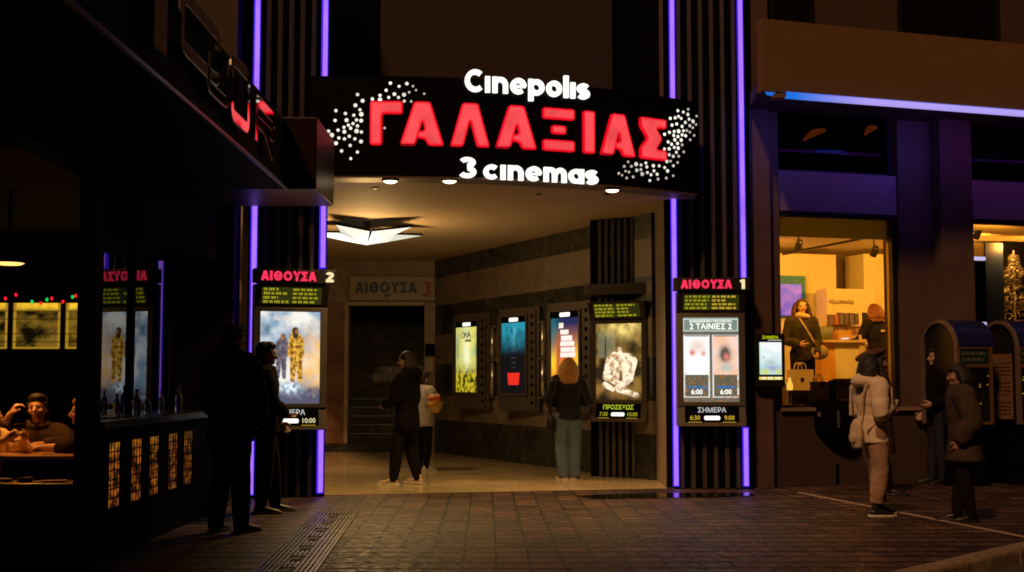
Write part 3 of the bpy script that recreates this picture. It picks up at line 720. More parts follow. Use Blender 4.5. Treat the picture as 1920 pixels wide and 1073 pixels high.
def poster_offer(u, v):
    c = (.17, .16, .115)
    def rect(a, b, x0, x1, y0, y1): return x0 < a < x1 and y0 < b < y1
    c = mix(c, (.10, .085, .05), .5*nz(u, v, 6, 2))
    if rect(u, v, .0, 1, .83, .985): c = (.60, .66, .60)
    if rect(u, v, .02, .98, .845, .97): c = (.20, .27, .235)
    for x0 in (.0, .52):
        if rect(u, v, x0, x0+.48, .05, .79): c = (.80, .80, .78)
        if rect(u, v, x0+.03, x0+.45, .065, .78): c = (.13, .12, .08)
        if rect(u, v, x0+.02, x0+.47, .32, .77):
            a = (u-x0)/.47
            if x0 == 0: c = mix((1.05, 1.05, 1.05), (.90, .70, .62), blob(a, v, .55, .66, .32, .08)); c = mix(c, (.75, .12, .08), blob(a, v, .35, .58, .1, .035)+blob(a, v, .78, .57, .09, .03)*.8)
            else: c = mix((1.0, .58, .38), (1.0, .72, .60), nz(u, v, 5, 1)); c = mix(c, (.10, .09, .08), min(1, 1.6*blob(a, v, .5, .56, .2, .09))); c = mix(c, (.9, .25, .2), blob(a, v, .55, .53, .1, .04)); c = mix(c, (.55, .58, .5), min(1, 1.5*(blob(a, v, .55, .40, .22, .04))))
        if rect(u, v, x0+.08, x0+.42, .155, .185): c = (.03, .16, .42)
    if nz(u, v, 22, 9) > .80 and v < .34: c = (.45, .16, .03)
    return c
def poster_gold(u, v):
    c = mix((.45, .55, .22), (.85, .72, .12), nz(u, v, 4, 21)*1.4-.1)
    c = mix(c, (1.0, 1.0, .62), blob(u, v, .5, .62, .16, .35)*(.7+.5*nz(u, v, 7, 2)))
    c = mix(c, (.16, .28, .2), max(blob(u, v, .08, .62, .09, .2), blob(u, v, .95, .62, .07, .22))*.8)
    c = mix(c, mix((.03, .04, .0), (.62, .48, .02), nz(u, v, 9, 5)*2.2-.6), max(0, min(1, (.46-v)*5)))
    if (.25 < u < .7 and .83 < v < .93 and nz(u*1.0, v, 14, 3) > .45) or (.42 < u < .72 and .775 < v < .81): c = mix(c, (.06, .06, .02), .85)
    return c
def poster_blue(u, v):
    c = mix((.004, .02, .03), (.02, .30, .42), max(0, v*2.4-1.25)*(.45+.9*nz(u, v, 6, 31)))
    c = mix(c, (.15, .55, .70), blob(u, v, .52, .84, .05, .16)*nz(u, v, 10, 3))
    c = mix(c, (.003, .004, .006), max(0, min(1, (.68-v)*6)))
    for vv, w in ((.60, .14), (.50, .1), (.43, .1), (.36, .06)):
        if abs(v-vv) < .006 and abs(u-.5) < w: c = (.07, .08, .10)
    return c
def poster_fire(u, v):
    c = mix((.95, .30, .01), (.01, .018, .10), v*1.75-.62)
    c = mix(c, (.01, .20, .20), blob(u, v, .02, .85, .22, .3)*.8)
    c = mix(c, (1.0, .70, .03), max(blob(u, v, .08, .42, .14, .14), blob(u, v, .92, .46, .14, .16)))
    c = mix(c, (.85, .12, .06), blob(u, v, .55, .50, .30, .18)*.9)
    c = mix(c, (.12, .16, .02), max(0, (.18-v)*5))
    for vv, uu, w in ((.90, .36, .08), (.81, .48, .15), (.73, .55, .2), (.66, .58, .25), (.58, .60, .26), (.51, .60, .27)):
        if abs(v-vv) < .032 and abs(u-uu) < w: c = mix((1.0, .82, .70), (1.1, 1.05, 1.0), nz(u, v, 12, 3))
    if abs(u-.2-.12*v) < .05 and .25 < v < .8: c = mix(c, (.5, .10, .02), .8)
    return c
def poster_sea(u, v):
    c = mix((.50, .72, .80), (.95, 1.0, .98), v*1.3-.15+.4*(nz(u, v, 3, 2)-.5))
    c = mix(c, (.10, .75, .30), max(0, .07-u)*9)
    c = mix(c, (.30, .36, .62), blob(u, v, .6, .2, .35, .1)*.9)
    c = mix(c, (.65, .75, .12), max(blob(u, v, .25, .08, .22, .09), blob(u, v, .88, .09, .2, .08)))
    c = mix(c, (.42, .55, .42), blob(u, v, .5, .38, .2, .08)*.8)
    c = mix(c, (.06, .35, .25), blob(u, v, .18, .53, .035, .02)*1.2)
    return c
def lines_text(mb, x0, x1, z0, z1, rows, y, rnd, tall=.45):
    # rows of small illegible listing text as word-long dashes of letter blocks
    h = (z1-z0)/rows
    for r in range(rows):
        x = x0; zc = z1-h*(r+.5); end = x1-(x1-x0)*rnd.choice((0, .05, .12, .45))
        while x < end:
            w = rnd.uniform(.030, .075); w = min(w, end-x)
            n = max(1, int(w/.014))
            for k in range(n):
                mb.box((x+w*(k+.5)/n, y, zc+rnd.uniform(-.001, .001)), (w/n*.8, .002, h*tall*rnd.uniform(.85, 1.05)))
            x += w+.016
def lfn(y0, x0=0, z0=0):
    return lambda x, y, d: V((x0+x, y0-d, z0+y))
def tilt_group(parent, name, loc, rx):
    e = bpy.data.objects.new(name, None)
    return e
def display(name, label, R, P2, rz, poster, header=None, foot='ΣΗΜΕΡΑ', foot_m=None, times=('', ''), seed=1, W=.86, out=.20, tm=None):
    # P2: foot point on the pillar face; local -y faces out
    t = thing(name, label, 'film display', (P2.x, P2.y, .78), rz); rnd = random.Random(seed); z = -.78
    body = MB(); body.box((0, -out/2+.012, 1.64+z), (W, out-.03, 1.70)); body.build('case', M_case, t, world=False, bevel=.018)
    fy = -out-.02
    f = MB()
    pw, p0, p1 = .70, 1.10, 2.17
    for a, b in (((-W/2, p0-.05), (-pw/2, p1+.05)), ((pw/2, p0-.05), (W/2, p1+.05)), ((-pw/2, p0-.05), (pw/2, p0)), ((-pw/2, p1), (pw/2, p1+.05))): f.span((a[0], fy-.02, a[1]+z), (b[0], fy+.03, b[1]+z))
    f.build('poster_frame', M_case, t, world=False, bevel=.005)
    panel('poster', pw, p1-p0, 110, 168, poster, M_poster, t, (0, fy+.004, p0+z))
    # listing board, tilted out at the top
    def tl(x, y, zz, ang=radians(20)):
        return V((x, fy-.005-y*cos(ang)-zz*sin(ang), 2.235+z+zz*cos(ang)-y*sin(ang)*0))
    bd = MB(); vs = [tl(sx*W/2, yy, zz) for zz in (0, .25) for yy in (0, .02) for sx in (-1, 1)]
    bd.add(vs+[V((sx*W/2, fy+.06, zz+z)) for zz in (2.235, 2.48) for sx in (-1, 1)], [(2, 3, 7, 6), (0, 8, 9, 1), (2, 0, 1, 3), (6, 7, 5, 4), (4, 5, 11, 10), (2, 6, 4, 10, 8, 0), (3, 1, 9, 11, 5, 7), (8, 10, 11, 9)])
    board = bd.build('listing_board', M_black, t, world=False)
    gl = MB(); gl.face([tl(-.35, .0215, .025), tl(.35, .0215, .025), tl(.35, .0215, .225), tl(-.35, .0215, .225)]); gl.build('screen', emit('dim olive screen', (.030, .030, .004), 1), board, world=False)
    for cx0, cx1, m_, tl_ in ((-.33, -.02, M_lime, .62), (.01, .32, M_amber if tm is None else M_lime, .55)):
        for r_ in range(4):
            tx = MB(); lines_text(tx, cx0, cx1, .05*r_, .05*(r_+1), 1, 0, rnd, tl_); tx.v = [tl(p.x, .0235-p.y, p.z+.025) for p in tx.v]; tx.build('listing_text', m_, board, world=False)
    # slanted showtime board below
    def bl(x, y, zz, ang=radians(-24)):
        return V((x, fy-.02-y-zz*tan(radians(16)), .83+z+zz)) if False else V((x, fy-.055-y+zz*.22, .83+z+zz))
    vs = [bl(sx*W/2, 0, zz) for zz in (-.035, .255) for sx in (-1, 1)]+[V((sx*W/2, fy+.05, zz+z)) for zz in (.795, 1.07) for sx in (-1, 1)]
    sb = MB(); sb.add(vs, [(0, 1, 3, 2), (4, 6, 7, 5), (2, 3, 7, 6), (0, 4, 5, 1), (0, 2, 6, 4), (1, 5, 7, 3)]); sbo = sb.build('showtime_board', M_case, t, world=False, bevel=.006)
    g = MB(); g.face([bl(-.34, .004, .02), bl(.34, .004, .02), bl(.34, .004, .215), bl(-.34, .004, .215)]); g.build('screen', M_matte, sbo, world=False)
    fm = foot_m or emit('grey white text light', (.55, .55, .55), 1)
    a = MB(); font_mb(a, foot, .085, lambda x, y, d: bl(x, .008, .165+y), .014); a.build('day_lettering', fm, sbo, world=False)
    a = MB(); a.v = []; pill = rounded([(-.10, -.026), (.10, -.026), (.10, .026), (-.10, .026)], .026, 5); a.prism(pill, lambda x, y, d: bl(x, d, .070+y), .005, .011); a.build('ticket_pill', M_white_glow, sbo, world=False)
    for sx, tt in zip((-1, 1), times):
        if not tt: continue
        a = MB(); font_mb(a, tt, .075, lambda x, y, d: bl(x+sx*.215, .008, .070+y), .014); a.build('showtime', M_amber if tm is None else tm, sbo, world=False)
        a = MB()
        for k in range(6): a.box((sx*.215-.07+.028*k, 0, .018), (.018, .002, .008))
        a.v = [bl(p.x, .008-p.y, p.z) for p in a.v]; a.build('small_print', M_amber, sbo, world=False)
    if header:
        hb = MB(); hb.box((.045 if header == '2' else .02, fy+.10, 2.585+z), (W+.10, .30, .165)); h = hb.build('header', M_black, t, world=False, bevel=.006)
        q, Wd = stroke_text('ΑΙΘΟΥΣΑ', .25); k = .64/Wd; hx = -.375+(.02 if header == '2' else 0)
        e1 = MB()
        for i, quad in enumerate(q): e1.prism(quad, lambda x, y, d: V((hx+x*k, fy-.052-d, 2.528+z+y*.112)), 0, .010)
        e1.build('header_lettering', M_pink_glow, h, world=False)
        q, Wd = stroke_text(header, .27); e1 = MB()
        nx = .40 if header == '2' else .375
        for quad in q: e1.prism(quad, lambda x, y, d: V((nx+x*.10/.68, fy-.052-d, 2.522+z+y*.122)), 0, .010)
        e1.build('header_numeral', M_yellow_glow, h, world=False)
    return t
def pillar_point(px, py, P, rz, out):
    u = V((cos(rz), sin(rz))); n = V((sin(rz), -cos(rz))); Q = V((P[0], P[1]))+n*out
    s, z = onplane(px, py, Q, u); p = V((P[0], P[1]))+u*s; return V((p.x, p.y, z))
d2 = display('film_display', 'lit film display on the pillar beside the bar, headed ΑΙΘΟΥΣΑ 2', None, pillar_point(544, 660, PL, YL, .22), YL, poster_clouds, '2', times=('8:00', '10:00'), seed=3, tm=emit('pale showtime light', (.75, .70, .35), 1))
d1 = display('film_display', 'lit film display on the right pillar, headed ΑΙΘΟΥΣΑ 1', None, pillar_point(1333, 660, PR, YR, .22), YR, poster_offer, '1', times=('6:30', '9:00'), seed=4)
d3 = display('film_display', 'lit film display with pale golden picture on the lobby pillar behind', None, pillar_point(1160, 670, PP, YP, .22), YP, poster_figures, None, 'ΠΡΟΣΕΧΩΣ', emit('lime heading light', (.50, .62, .03), 1), ('7:30', '10:00'), seed=5, tm=M_lime)
# the offer poster carries legible wording
for tx_, sz_, dx_, k_ in (('2 ΤΑΙΝΙΕΣ 2', .098, 0, .885), ('ΚΑΘΗΜΕΡΙΝΗ ΠΡΟΣΦΟΡΑ', .042, 0, .948), ('6:00', .085, -.182, .115), ('6:00', .085, .182, .115)):
    a = MB(); font_mb(a, tx_, sz_, lambda x, y, d: V((x+dx_, -.2235, 1.10-.78+1.07*k_+y)), .014); a.build('poster_lettering', M_white_glow, d1, world=False)
rl = MB(); rl.box((0, -.13, 2.66-.78), (1.04, .16, .16)); rl.build('top_rail', M_case, d3, world=False, bevel=.008)

# poster light boxes on the banded wall
def light_box(px, poster, label, wtxt):
    P0 = WC+WN*.2; s, z = onplane(px, 670, P0, WU); p = WC+WU*s+WN*.0
    rz = wrz+radians(8); t = thing('poster_light_box', label, 'poster light box', (p.x, p.y, .87), rz, 'poster light boxes on the marble wall'); z0 = -.87
    pw, a0, a1 = .72, 1.17, 2.33
    b = MB(); b.box((.13, -.12, 1.72+z0), (1.18, .14, 1.70)); b.build('case', M_case, t, world=False, bevel=.012)
    f = MB()
    for A, B in (((-.46, a0-.05), (-pw/2, a1+.13)), ((pw/2, a0-.05), (pw/2+.05, a1+.13)), ((-pw/2, a0-.05), (pw/2, a0)), ((-pw/2, a1+.10), (pw/2, a1+.13))): f.span((A[0], -.215, A[1]+z0), (B[0], -.18, B[1]+z0))
    f.build('poster_frame', M_case, t, world=False)
    panel('poster', pw, a1-a0, 80, 130, poster, M_poster, t, (0, -.195, a0+z0))
    b = MB(); b.box((0, -.192, a1+.05+z0), (pw, .006, .095)); tb = b.build('title_strip', M_matte, t, world=False)
    b = MB(); b.prism(rounded([(-.13, -.032), (.13, -.032), (.13, .032), (-.13, .032)], .02), lambda x, y, d: V((x, -.196-d, a1+.05+z0+y)), 0, .006); b.build('title_label', M_white_glow, tb, world=False)
    ps = MB(); ps.box((.56, -.20, 1.72+z0), (.19, .03, 1.62)); st_ = ps.build('perforated_strip', M_case, t, world=False)
    h = MB()
    for k in range(11): h.lathe([(.034, 0), (.034, .004)], 12); n_ = 24; h.v[-n_:] = [V((.56+p_.x, -.2155-p_.z, 1.02+k*.14+z0+p_.y)) for p_ in h.v[-n_:]]
    h.build('holes', M_matte, st_, world=False)
    for za, zb in ((1.13, 1.70), (1.76, 2.28)):
        c = MB(); c.tube([(.80, -.16, za+z0), (.80, -.16, zb+z0)], .042, 14); c.build('chrome_tube', M_chrome, t, world=False, smooth=True)
    for zz in (1.10, 1.73, 2.31): c = MB(); c.box((.79, -.13, zz+z0), (.15, .18, .035)); c.build('bracket', M_chrome, t, world=False, bevel=.004)
    if poster is poster_blue:
        c = MB(); c.prism([(-.15, .0), (.15, .0), (.18, .20), (-.18, .20)], lambda x, y, d: V((x, -.1985-d, 1.30+z0+y)), 0, .002); c.build('red_tub', emit('red printed tub', (.85, .03, .015), 1), t, world=False)
    return t
light_box(873, poster_gold, 'narrow light box with yellow green poster, deepest along the marble wall', '')
light_box(961, poster_blue, 'middle light box with blue and black poster on the marble wall', '')
light_box(1057, poster_fire, 'light box with orange and navy poster in front of the blonde person', '')
# conduit hardware between the lobby pillar and the right jamb
q = MB(); q.tube([(2.06, 17.55, 1.25), (2.06, 17.55, 2.45)], .03, 8); q.box((2.06, 17.53, 1.0), (.10, .08, .42)); tag(q.build('cable_conduit', M_brown), 'brown conduit and box in the gap between lobby pillar and right jamb', 'conduit')
# ================================================================== BAR ON THE LEFT
bar = thing('bar_building', 'black bar building with deep canopy, open front and lattice windows under its counter', 'building', (-3.4, 12, 0))
M_bark = mat('bar black wood', (.0035, .003, .0028), .7, var=.4, scale=5, bump=.2, bscale=30, spec=.03)
M_canopy = mat('dark lacquered wood', (.014, .005, .004), .32, var=.6, scale=4, bump=.15, bscale=40, spec=.2)
M_canblk = mat('canopy black', (.004, .0032, .003), .6, var=.4, scale=2, bump=.2, bscale=25, spec=.02)
sp('corner_post', (-3.19, 9.38, 0), (-3.06, 9.56, 3.19), M_bark, bar)
sp('front_post', (-8.3, 9.40, 0), (-8.1, 9.6, 3.19), M_bark, bar)
# counter wall with lattice windows
wins = [(9.87, 10.22), (10.46, 10.81), (10.98, 11.33), (11.58, 11.96), (12.12, 12.52)]
cw = MB(); y0 = 9.57
for a, b_ in wins+[(13.3, None)]:
    cw.span((-3.22, y0, 0), (-3.10, a, .998)); y0 = b_
for a, b_ in wins: cw.span((-3.22, a, 0), (-3.10, b_, .35)); cw.span((-3.22, a, .91), (-3.10, b_, .998))
cwo = cw.build('counter_wall', M_bark, bar)
def lattice_pic(seed):
    def fn(u, v):
        c = mix((.02, .008, .002), (.60, .17, .012), nz(u*.6, v*1.5, 4, seed)*2.2-.85)
        c = mix(c, (.75, .36, .03), max(0, v-.72)*2.2*nz(u, v, 5, seed+1)); c = mix(c, (.30, .05, .01), max(0, nz(u, v*2, 7, seed+5)*2.4-1.4))
        return tuple(x*.75 for x in c)
    return fn
M_lat = attr_mat('back lit picture', glow=1.0)
for i, (a, b_) in enumerate(wins):
    f = MB()
    for A, B in (((-3.11, a, .35), (-3.09, a+.03, .91)), ((-3.11, b_-.03, .35), (-3.09, b_, .91)), ((-3.11, a+.03, .35), (-3.09, b_-.03, .38)), ((-3.11, a+.03, .88), (-3.09, b_-.03, .91))): f.span(A, B)
    f.span((-3.098, (a+b_)/2-.007, .38), (-3.094, (a+b_)/2+.007, .88))
    for k in range(1, 7): f.span((-3.0985, a+.03, .38+k*.0715-.005), (-3.0945, b_-.03, .38+k*.0715+.005))
    for q_ in (.26, .74): f.span((-3.099, a+(b_-a)*q_-.006, .38), (-3.095, a+(b_-a)*q_+.006, .88))
    w_ = f.build('lattice_window', M_bark, cwo)
    mb = MB(); cols = []; nx, ny = 16, 40; fn = lattice_pic(i*3.7)
    k_ = (1.0, .85, .9, .6, .5)[i]
    for jj in range(ny+1):
        for ii in range(nx+1): mb.v.append(V((-3.103, a+.01+(b_-a-.02)*ii/nx, .36+.54*jj/ny))); cols.append(tuple(c*k_ for c in fn(ii/nx, jj/ny)))
    for jj in range(ny):
        for ii in range(nx): q_ = jj*(nx+1)+ii; mb.f.append((q_, q_+1, q_+nx+2, q_+nx+1)); mb.mi.append(0)
    o_ = mb.build('picture', M_lat, bar, cols=cols)
cm = MB(); cm.prism([(-3.03, 9.57), (-3.03, 13.38), (-3.66, 13.38), (-3.66, 10.75), (-3.20, 10.75), (-3.20, 9.57)], lambda x, y, d: V((x, y, d)), 1.0, 1.055); cm.build('counter_top', mat('dark varnished counter', (.022, .017, .016), .3, var=.4, scale=4, spec=.35), bar, bevel=.008)
sp('side_glass', (-3.574, 10.75, 1.06), (-3.568, 13.2, 2.62), glass('bar glass', (.55, .55, .55), 1.6), bar)
for y in (11.97, 13.23): sp('mullion', (-3.60, y-.035, 1.06), (-3.535, y+.035, 2.62), M_bark, bar)
sp('glass_header', (-3.64, 10.75, 2.62), (-3.12, 13.4, 3.195), M_bark, bar)
sp('end_post', (-4.1, 13.3, 0), (-3.62, 14.7, 3.19), M_matte, bar)
sp('end_wall', (-4.1, 14.75, 0), (-3.22, 15.1, 6.4), mat('dim brown plaster', (.05, .033, .025), .8, var=.4, scale=4, bump=.3), bar)
sp('upper_wall', (-8.5, 9.6, 3.96), (-3.2, 15.1, 4.7), M_matte, bar)
# front parapet with a dark picture that glows faintly by itself
fp = sp('front_parapet', (-8.1, 9.46, 0), (-3.20, 9.58, .575), M_bark, bar)
sp('front_ledge', (-8.1, 9.42, .578), (-3.20, 9.75, .61), mat('varnished oak ledge', (.20, .10, .04), .35, var=.4, scale=6), bar, .005)
sp('front_kickboard', (-8.1, 9.425, .0), (-3.20, 9.455, .055), mat('brown kickboard', (.12, .055, .025), .5), bar)
panel('parapet_picture', .34, .46, 30, 40, lambda u, v: mix((.006, .004, .003), (.075, .030, .012), nz(u, v, 3.5, 3)*1.8-.45+.5*blob(u, v, .7, .25, .2, .15)), attr_mat('glowing dark panel', .35), bar, (-3.54, 9.452, .065))
panel('parapet_picture', .34, .46, 30, 40, lambda u, v: mix((.006, .004, .003), (.05, .020, .008), nz(u, v, 3.5, 9)*1.8-.5), attr_mat('glowing dark panel', .35), bar, (-4.05, 9.452, .065))
# interior shell
sp('interior_floor', (-9, 9.6, .0), (-3.25, 15.2, .02), M_bark, bar)
sp('interior_wall', (-9, 15.12, 0), (-4.11, 15.25, 3.2), mat('bar back wall', (.022, .014, .010), .8), bar)
sp('interior_ceiling', (-9, 9.4, 3.08), (-3.65, 15.2, 3.19), mat('bar ceiling', (.05, .03, .02), .7), bar)
bm_ = MB(); bm_.span((-6.3, 11.9, 2.72), (-4.95, 12.1, 3.05)); bm_.build('ceiling_beam', M_bark, bar)
# canopy: long fascia with letters, thick end box
cn = MB(); cn.span((-3.1, 1.5, 3.20), (-2.15, 12.18, 3.83)); cn.build('canopy', M_canblk, bar, bevel=.012)
cn = MB(); cn.span((-3.1, 12.19, 3.20), (-1.88, 13.40, 3.90)); cn.build('canopy_end', M_canopy, bar, bevel=.012)
cn = MB(); cn.span((-2.16, 1.5, 3.18), (-2.135, 12.18, 3.205)); cn.build('canopy_trim', mat('worn metal trim', (.10, .085, .08), .35, .7, var=.5, scale=12), bar)
cn = MB(); cn.span((-9, 1.5, 3.205), (-3.1, 9.6, 3.95)); cn.build('canopy_roof', M_canblk, bar)
cn = MB(); cn.span((-3.16, 1.5, 3.10), (-3.10, 9.4, 3.20)); cn.build('canopy_beam', M_canblk, bar)
# mirror letters on the canopy
bs = thing('bar_sign', 'chrome edged letters standing on the bar canopy, mirroring the red sign', 'sign', (-2.12, 9.5, 3.3))
M_mir = mat('dark mirror letter', (.97, .97, .95), .035, 1.0, var=.04, scale=3)
M_mside = mat('brushed letter edge', (.25, .24, .21), .3, 1.0, var=.2, scale=20)
def frame_letter(pts, w, y0, y1, z0, z1, closed=False, name='letter'):
    m1 = MB(); P = [(y0+(y1-y0)*a, z0+(z1-z0)*b) for a, b in pts]
    for q in ribbon(P, w, closed): m1.prism([(p.x, p.y) for p in q], lambda x, y, d: V((-2.15+d, x, y)), .05, .066)
    m2 = MB()
    for q in ribbon(P, w-.022, closed): m2.prism([(p.x, p.y) for p in q], lambda x, y, d: V((-2.15+d, x, y)), .0655, .0700)
    o_ = m1.build(name, M_mside, bs); m2.build('mirror_face', M_mir, o_)
def rr(pts, r, n=4):
    out = [pts[0]]
    for i in range(1, len(pts)-1):
        p0, p1, p2 = V(pts[i-1]), V(pts[i]), V(pts[i+1]); a = p1+(p0-p1).normalized()*r; b = p1+(p2-p1).normalized()*r
        for k in range(n+1): t = k/n; q = a*(1-t)**2+p1*2*t*(1-t)+b*t*t; out.append((q.x, q.y))
    return out+[pts[-1]]
frame_letter([(0, 0), (0, 1)], .30, 7.45, 7.45, 3.30, 3.85)
frame_letter(rr([(1, .66), (1, 1), (0, 1), (0, 0), (1, 0), (1, .22)], .16), .095, 7.95, 8.95, 3.47, 3.80)
frame_letter(rr([(0, .8), (0, 0), (1, 0), (1, 1)], .16), .090, 8.66, 9.24, 3.38, 3.68)
frame_letter(rr([(.5, 1), (0, 1), (0, 0), (1, 0), (1, 1), (.5, 1)], .16), .100, 9.40, 9.98, 3.34, 3.76)
frame_letter(rr([(0, 0), (0, 1), (1, 1), (1, .5), (.1, .5)], .12), .105, 10.30, 11.05, 3.31, 3.65)
frame_letter([(.45, .5), (1, 0)], .105, 10.30, 11.05, 3.31, 3.65)
# lit pictures on the bar back wall
M_barpic = attr_mat('bar lit picture', glow=1.0)
def barpic(seed):
    def fn(u, v):
        c = mix((.006, .004, .001), (.20, .11, .012), nz(u, v, 2.6, seed)*1.6-.5); c = mix(c, (1.0, .58, .03), min(.95, max(0, (v-.80)*9))*(.6+.5*nz(u, v, 6, seed)))  # bright top band paints the warm lamp glow into the picture
        if u < .06 or u > .94 or v < .03: c = (.38, .21, .015)
        if int(v*6) != int((v+.018)*6) or int(u*4) != int((u+.02)*4): c = tuple(x*.35 for x in c)
        return c
    return fn
for i in range(4):
    x = -6.22+i*.62; h_ = thing('wall_picture', ('lit yellow framed picture on the bar back wall, left edge of the photo', 'lit yellow framed picture on the bar back wall, second from the left', 'lit yellow framed picture just left of the bar corner post', 'lit yellow picture on the bar wall seen through the side glass')[i], 'wall picture', (x, 15.08, 1.74), 0, 'lit pictures on the bar wall')
    panel('picture', .56, .54, 40, 40, barpic(i*2.3), M_barpic, h_, (0, 0, 0))
    m1 = MB()
    for A, B in (((-.30, -.02, -.02), (-.281, .03, .56)), ((.281, -.02, -.02), (.30, .03, .56)), ((-.281, -.02, -.02), (.281, .03, -.001)), ((-.281, -.02, .541), (.281, .03, .56))): m1.span(A, B)
    m1.build('frame', mat('old gilt frame', (.10, .06, .012), .5, .3), h_, world=False)
# string of small coloured bulbs
stx = [(-40, 556, 'r'), (-14, 562, 'g'), (10, 560, 'r'), (30, 553, 'r'), (60, 566, 'g'), (76, 569, 'r'), (88, 562, 'g'), (97, 560, 'r'), (118, 566, 'r'), (136, 557, 'g'), (142, 555, 'r'), (160, 552, 'g'), (181, 550, 'r'), (191, 550, 'g'), (198, 563, 'r'), (218, 558, 'r'), (220, 563, 'g'), (224, 626, 'g')]
sl_ = thing('string_lights', 'string of small red and green bulbs across the bar interior', 'string lights', at(90, 560, 14.4))
P_ = [at(x, y, 14.4) for x, y, c in stx]; m1 = MB(); m1.tube([p+V((0, .01, .015)) for p in P_], .004, 5); m1.build('wire', M_matte, sl_)
for p, (x, y, c) in zip(P_, stx):
    m1 = MB(); m1.ell(p, (.017, .017, .022), None, 10, 6); m1.build('bulb', emit('red bulb', (1, .012, .03), 1.1) if c == 'r' else emit('green bulb', (.01, .75, .12), .9), sl_, smooth=True)
# pendant lamp over the bar table
pl_ = thing('pendant_lamp', 'flat amber pendant lamp hanging inside the bar at upper left', 'pendant lamp', at(16, 490, 10.9))
m1 = MB(); m1.lathe([(.15, -.012), (.145, .004), (.06, .05), (.02, .07), (.012, .62)], 20); m1.build('shade', M_matte, pl_, world=False, smooth=True)
m1 = MB(); m1.lathe([(.13, -.016), (.10, -.03), (.001, -.034)], 20); m1.build('lens', emit('amber lamp glow', (1, .50, .12), 2.2), pl_, world=False)
# bar table, clutter on the ledge
tb = thing('bar_table', 'small wooden bar table lit amber between the seated people', 'table', (-3.92, 10.66, 0.02))
m1 = MB(); m1.span((-4.35, 10.33, .725), (-3.42, 10.98, .76)); m1.build('tabletop', mat('amber varnished tabletop', (.42, .24, .09), .3, var=.3, scale=5), tb, bevel=.006)
m1 = MB(); m1.tube([(-3.92, 10.66, .03), (-3.92, 10.66, .725)], .035, 12); m1.build('pedestal', M_black, tb); m1 = MB(); m1.lathe([(.24, .02), (.23, .035), (.04, .06)], 20, (-3.92, 10.66, 0)); m1.build('base', M_black, tb)
# bottles on the counter
def bottle(px, py, h, r, m_, label):
    Y = 3.30*F/(CX-px); t = thing('bottle', label, 'bottle', (-3.30, Y, 1.055), 0, 'bottles on the bar counter')
    m1 = MB(); m1.lathe([(r*.92, 0), (r, .012), (r, h*.55), (r*.85, h*.64), (r*.36, h*.76), (r*.33, h*.93), (.001+r*.30, h*.94)], 16); m1.build('glass_body', m_, t, world=False, smooth=True)
    m1 = MB(); m1.lathe([(r*.40, h*.935), (r*.42, h*.95), (r*.40, h*1.0)], 14); m1.build('cap', M_slat, t, world=False, smooth=True)
def bottle_glass():
    m = bpy.data.materials.new('clear bottle glass'); m.use_nodes = True; b = m.node_tree.nodes['Principled BSDF']
    b.inputs['Base Color'].default_value = (.55, .58, .56, 1); b.inputs['Transmission Weight'].default_value = .75; b.inputs['Roughness'].default_value = .08; b.inputs['IOR'].default_value = 1.45
    return m
M_bg = bottle_glass()
for px, h, r, lb in ((222, .20, .032, 'clear bottle at the near end of the bar counter'), (259, .23, .040, 'squat clear bottle on the bar counter, in front of the poster reflection'), (279, .17, .036, 'short clear bottle beside the squat one on the bar counter'), (305, .21, .030, 'slim clear bottle on the bar counter beside the glass edge post'), (337, .26, .036, 'tallest clear bottle, alone at the far end of the bar counter')): bottle(px, 770, h, r, M_bg, lb)
# things on the front ledge
c = at(95, 876, 10.4)
m1 = MB(); m1.span((c.x-.14, 10.36, .812), (c.x+.02, 10.44, .818)); 
p0 = V((-3.62, 9.60, .612))
m1 = MB(); m1.lathe([(.05, 0), (.062, .012), (.062, .03), (.05, .03), (.045, .012)], 18, p0); tag(m1.build('ashtray', mat('dark ceramic', (.05, .04, .035), .25), smooth=True), 'round dark ashtray on the bar ledge under the table', 'ashtray')
m1 = MB(); m1.box(p0+V((.22, -.02, .006)), (.17, .10, .010), Matrix.Rotation(.3, 3, 'Z')); tag(m1.build('folded_menu', mat('pale menu card', (.42, .30, .18), .6)), 'pale folded menu card lying on the bar ledge near the corner post', 'menu')
m1 = MB(); m1.box(p0+V((-.20, .02, .012)), (.19, .09, .022), Matrix.Rotation(-.2, 3, 'Z')); tag(m1.build('wallet', mat('brown leather', (.10, .045, .02), .5), bevel=.006), 'brown leather wallet on the bar ledge left of the ashtray', 'wallet')

# ================================================================== BUILDING ON THE RIGHT
RP = V((3.06, 16.62)); RU = V((3.4, 1)).normalized(); RN = V((RU.y, -RU.x)); RZ = atan2(RU.y, RU.x)
def rw(s, o, z): p = RP+RU*s+RN*o; return V((p.x, p.y, z))
def rm(px, py, o=0): return onplane(px, py, RP+RN*o, RU)
def rbox(mb, s0, s1, o0, o1, z0, z1):
    c = rw((s0+s1)/2, (o0+o1)/2, (z0+z1)/2); return mb.box(c, (abs(s1-s0), abs(o1-o0), abs(z1-z0)), Matrix.Rotation(RZ, 3, 'Z'))
shop = thing('shop_building', 'brown plastered shop building with lit window, violet lit spandrel and pale balcony', 'building', rw(2.5, 0, 0), RZ)
M_wall = mat('dim brown wall render', (.10, .058, .040), .75, var=.45, scale=2.5, bump=.25, bscale=40)
M_wall2 = mat('dark brown base render', (.045, .026, .019), .75, var=.35, scale=2.5, bump=.3, bscale=30)
M_frame = mat('window frame black', (.012, .011, .010), .35)
def rpart(name, s0, s1, o0, o1, z0, z1, m_, parent=shop, bevel=0):
    q = MB(); rbox(q, s0, s1, o0, o1, z0, z1); return q.build(name, m_, parent, bevel=bevel)
sA = .03; s1a = rm(1464, 600)[0]; s1b = rm(1690, 600)[0]; s2a = rm(1818, 600)[0]; sE = 9.0; s2b = s2a+2.1
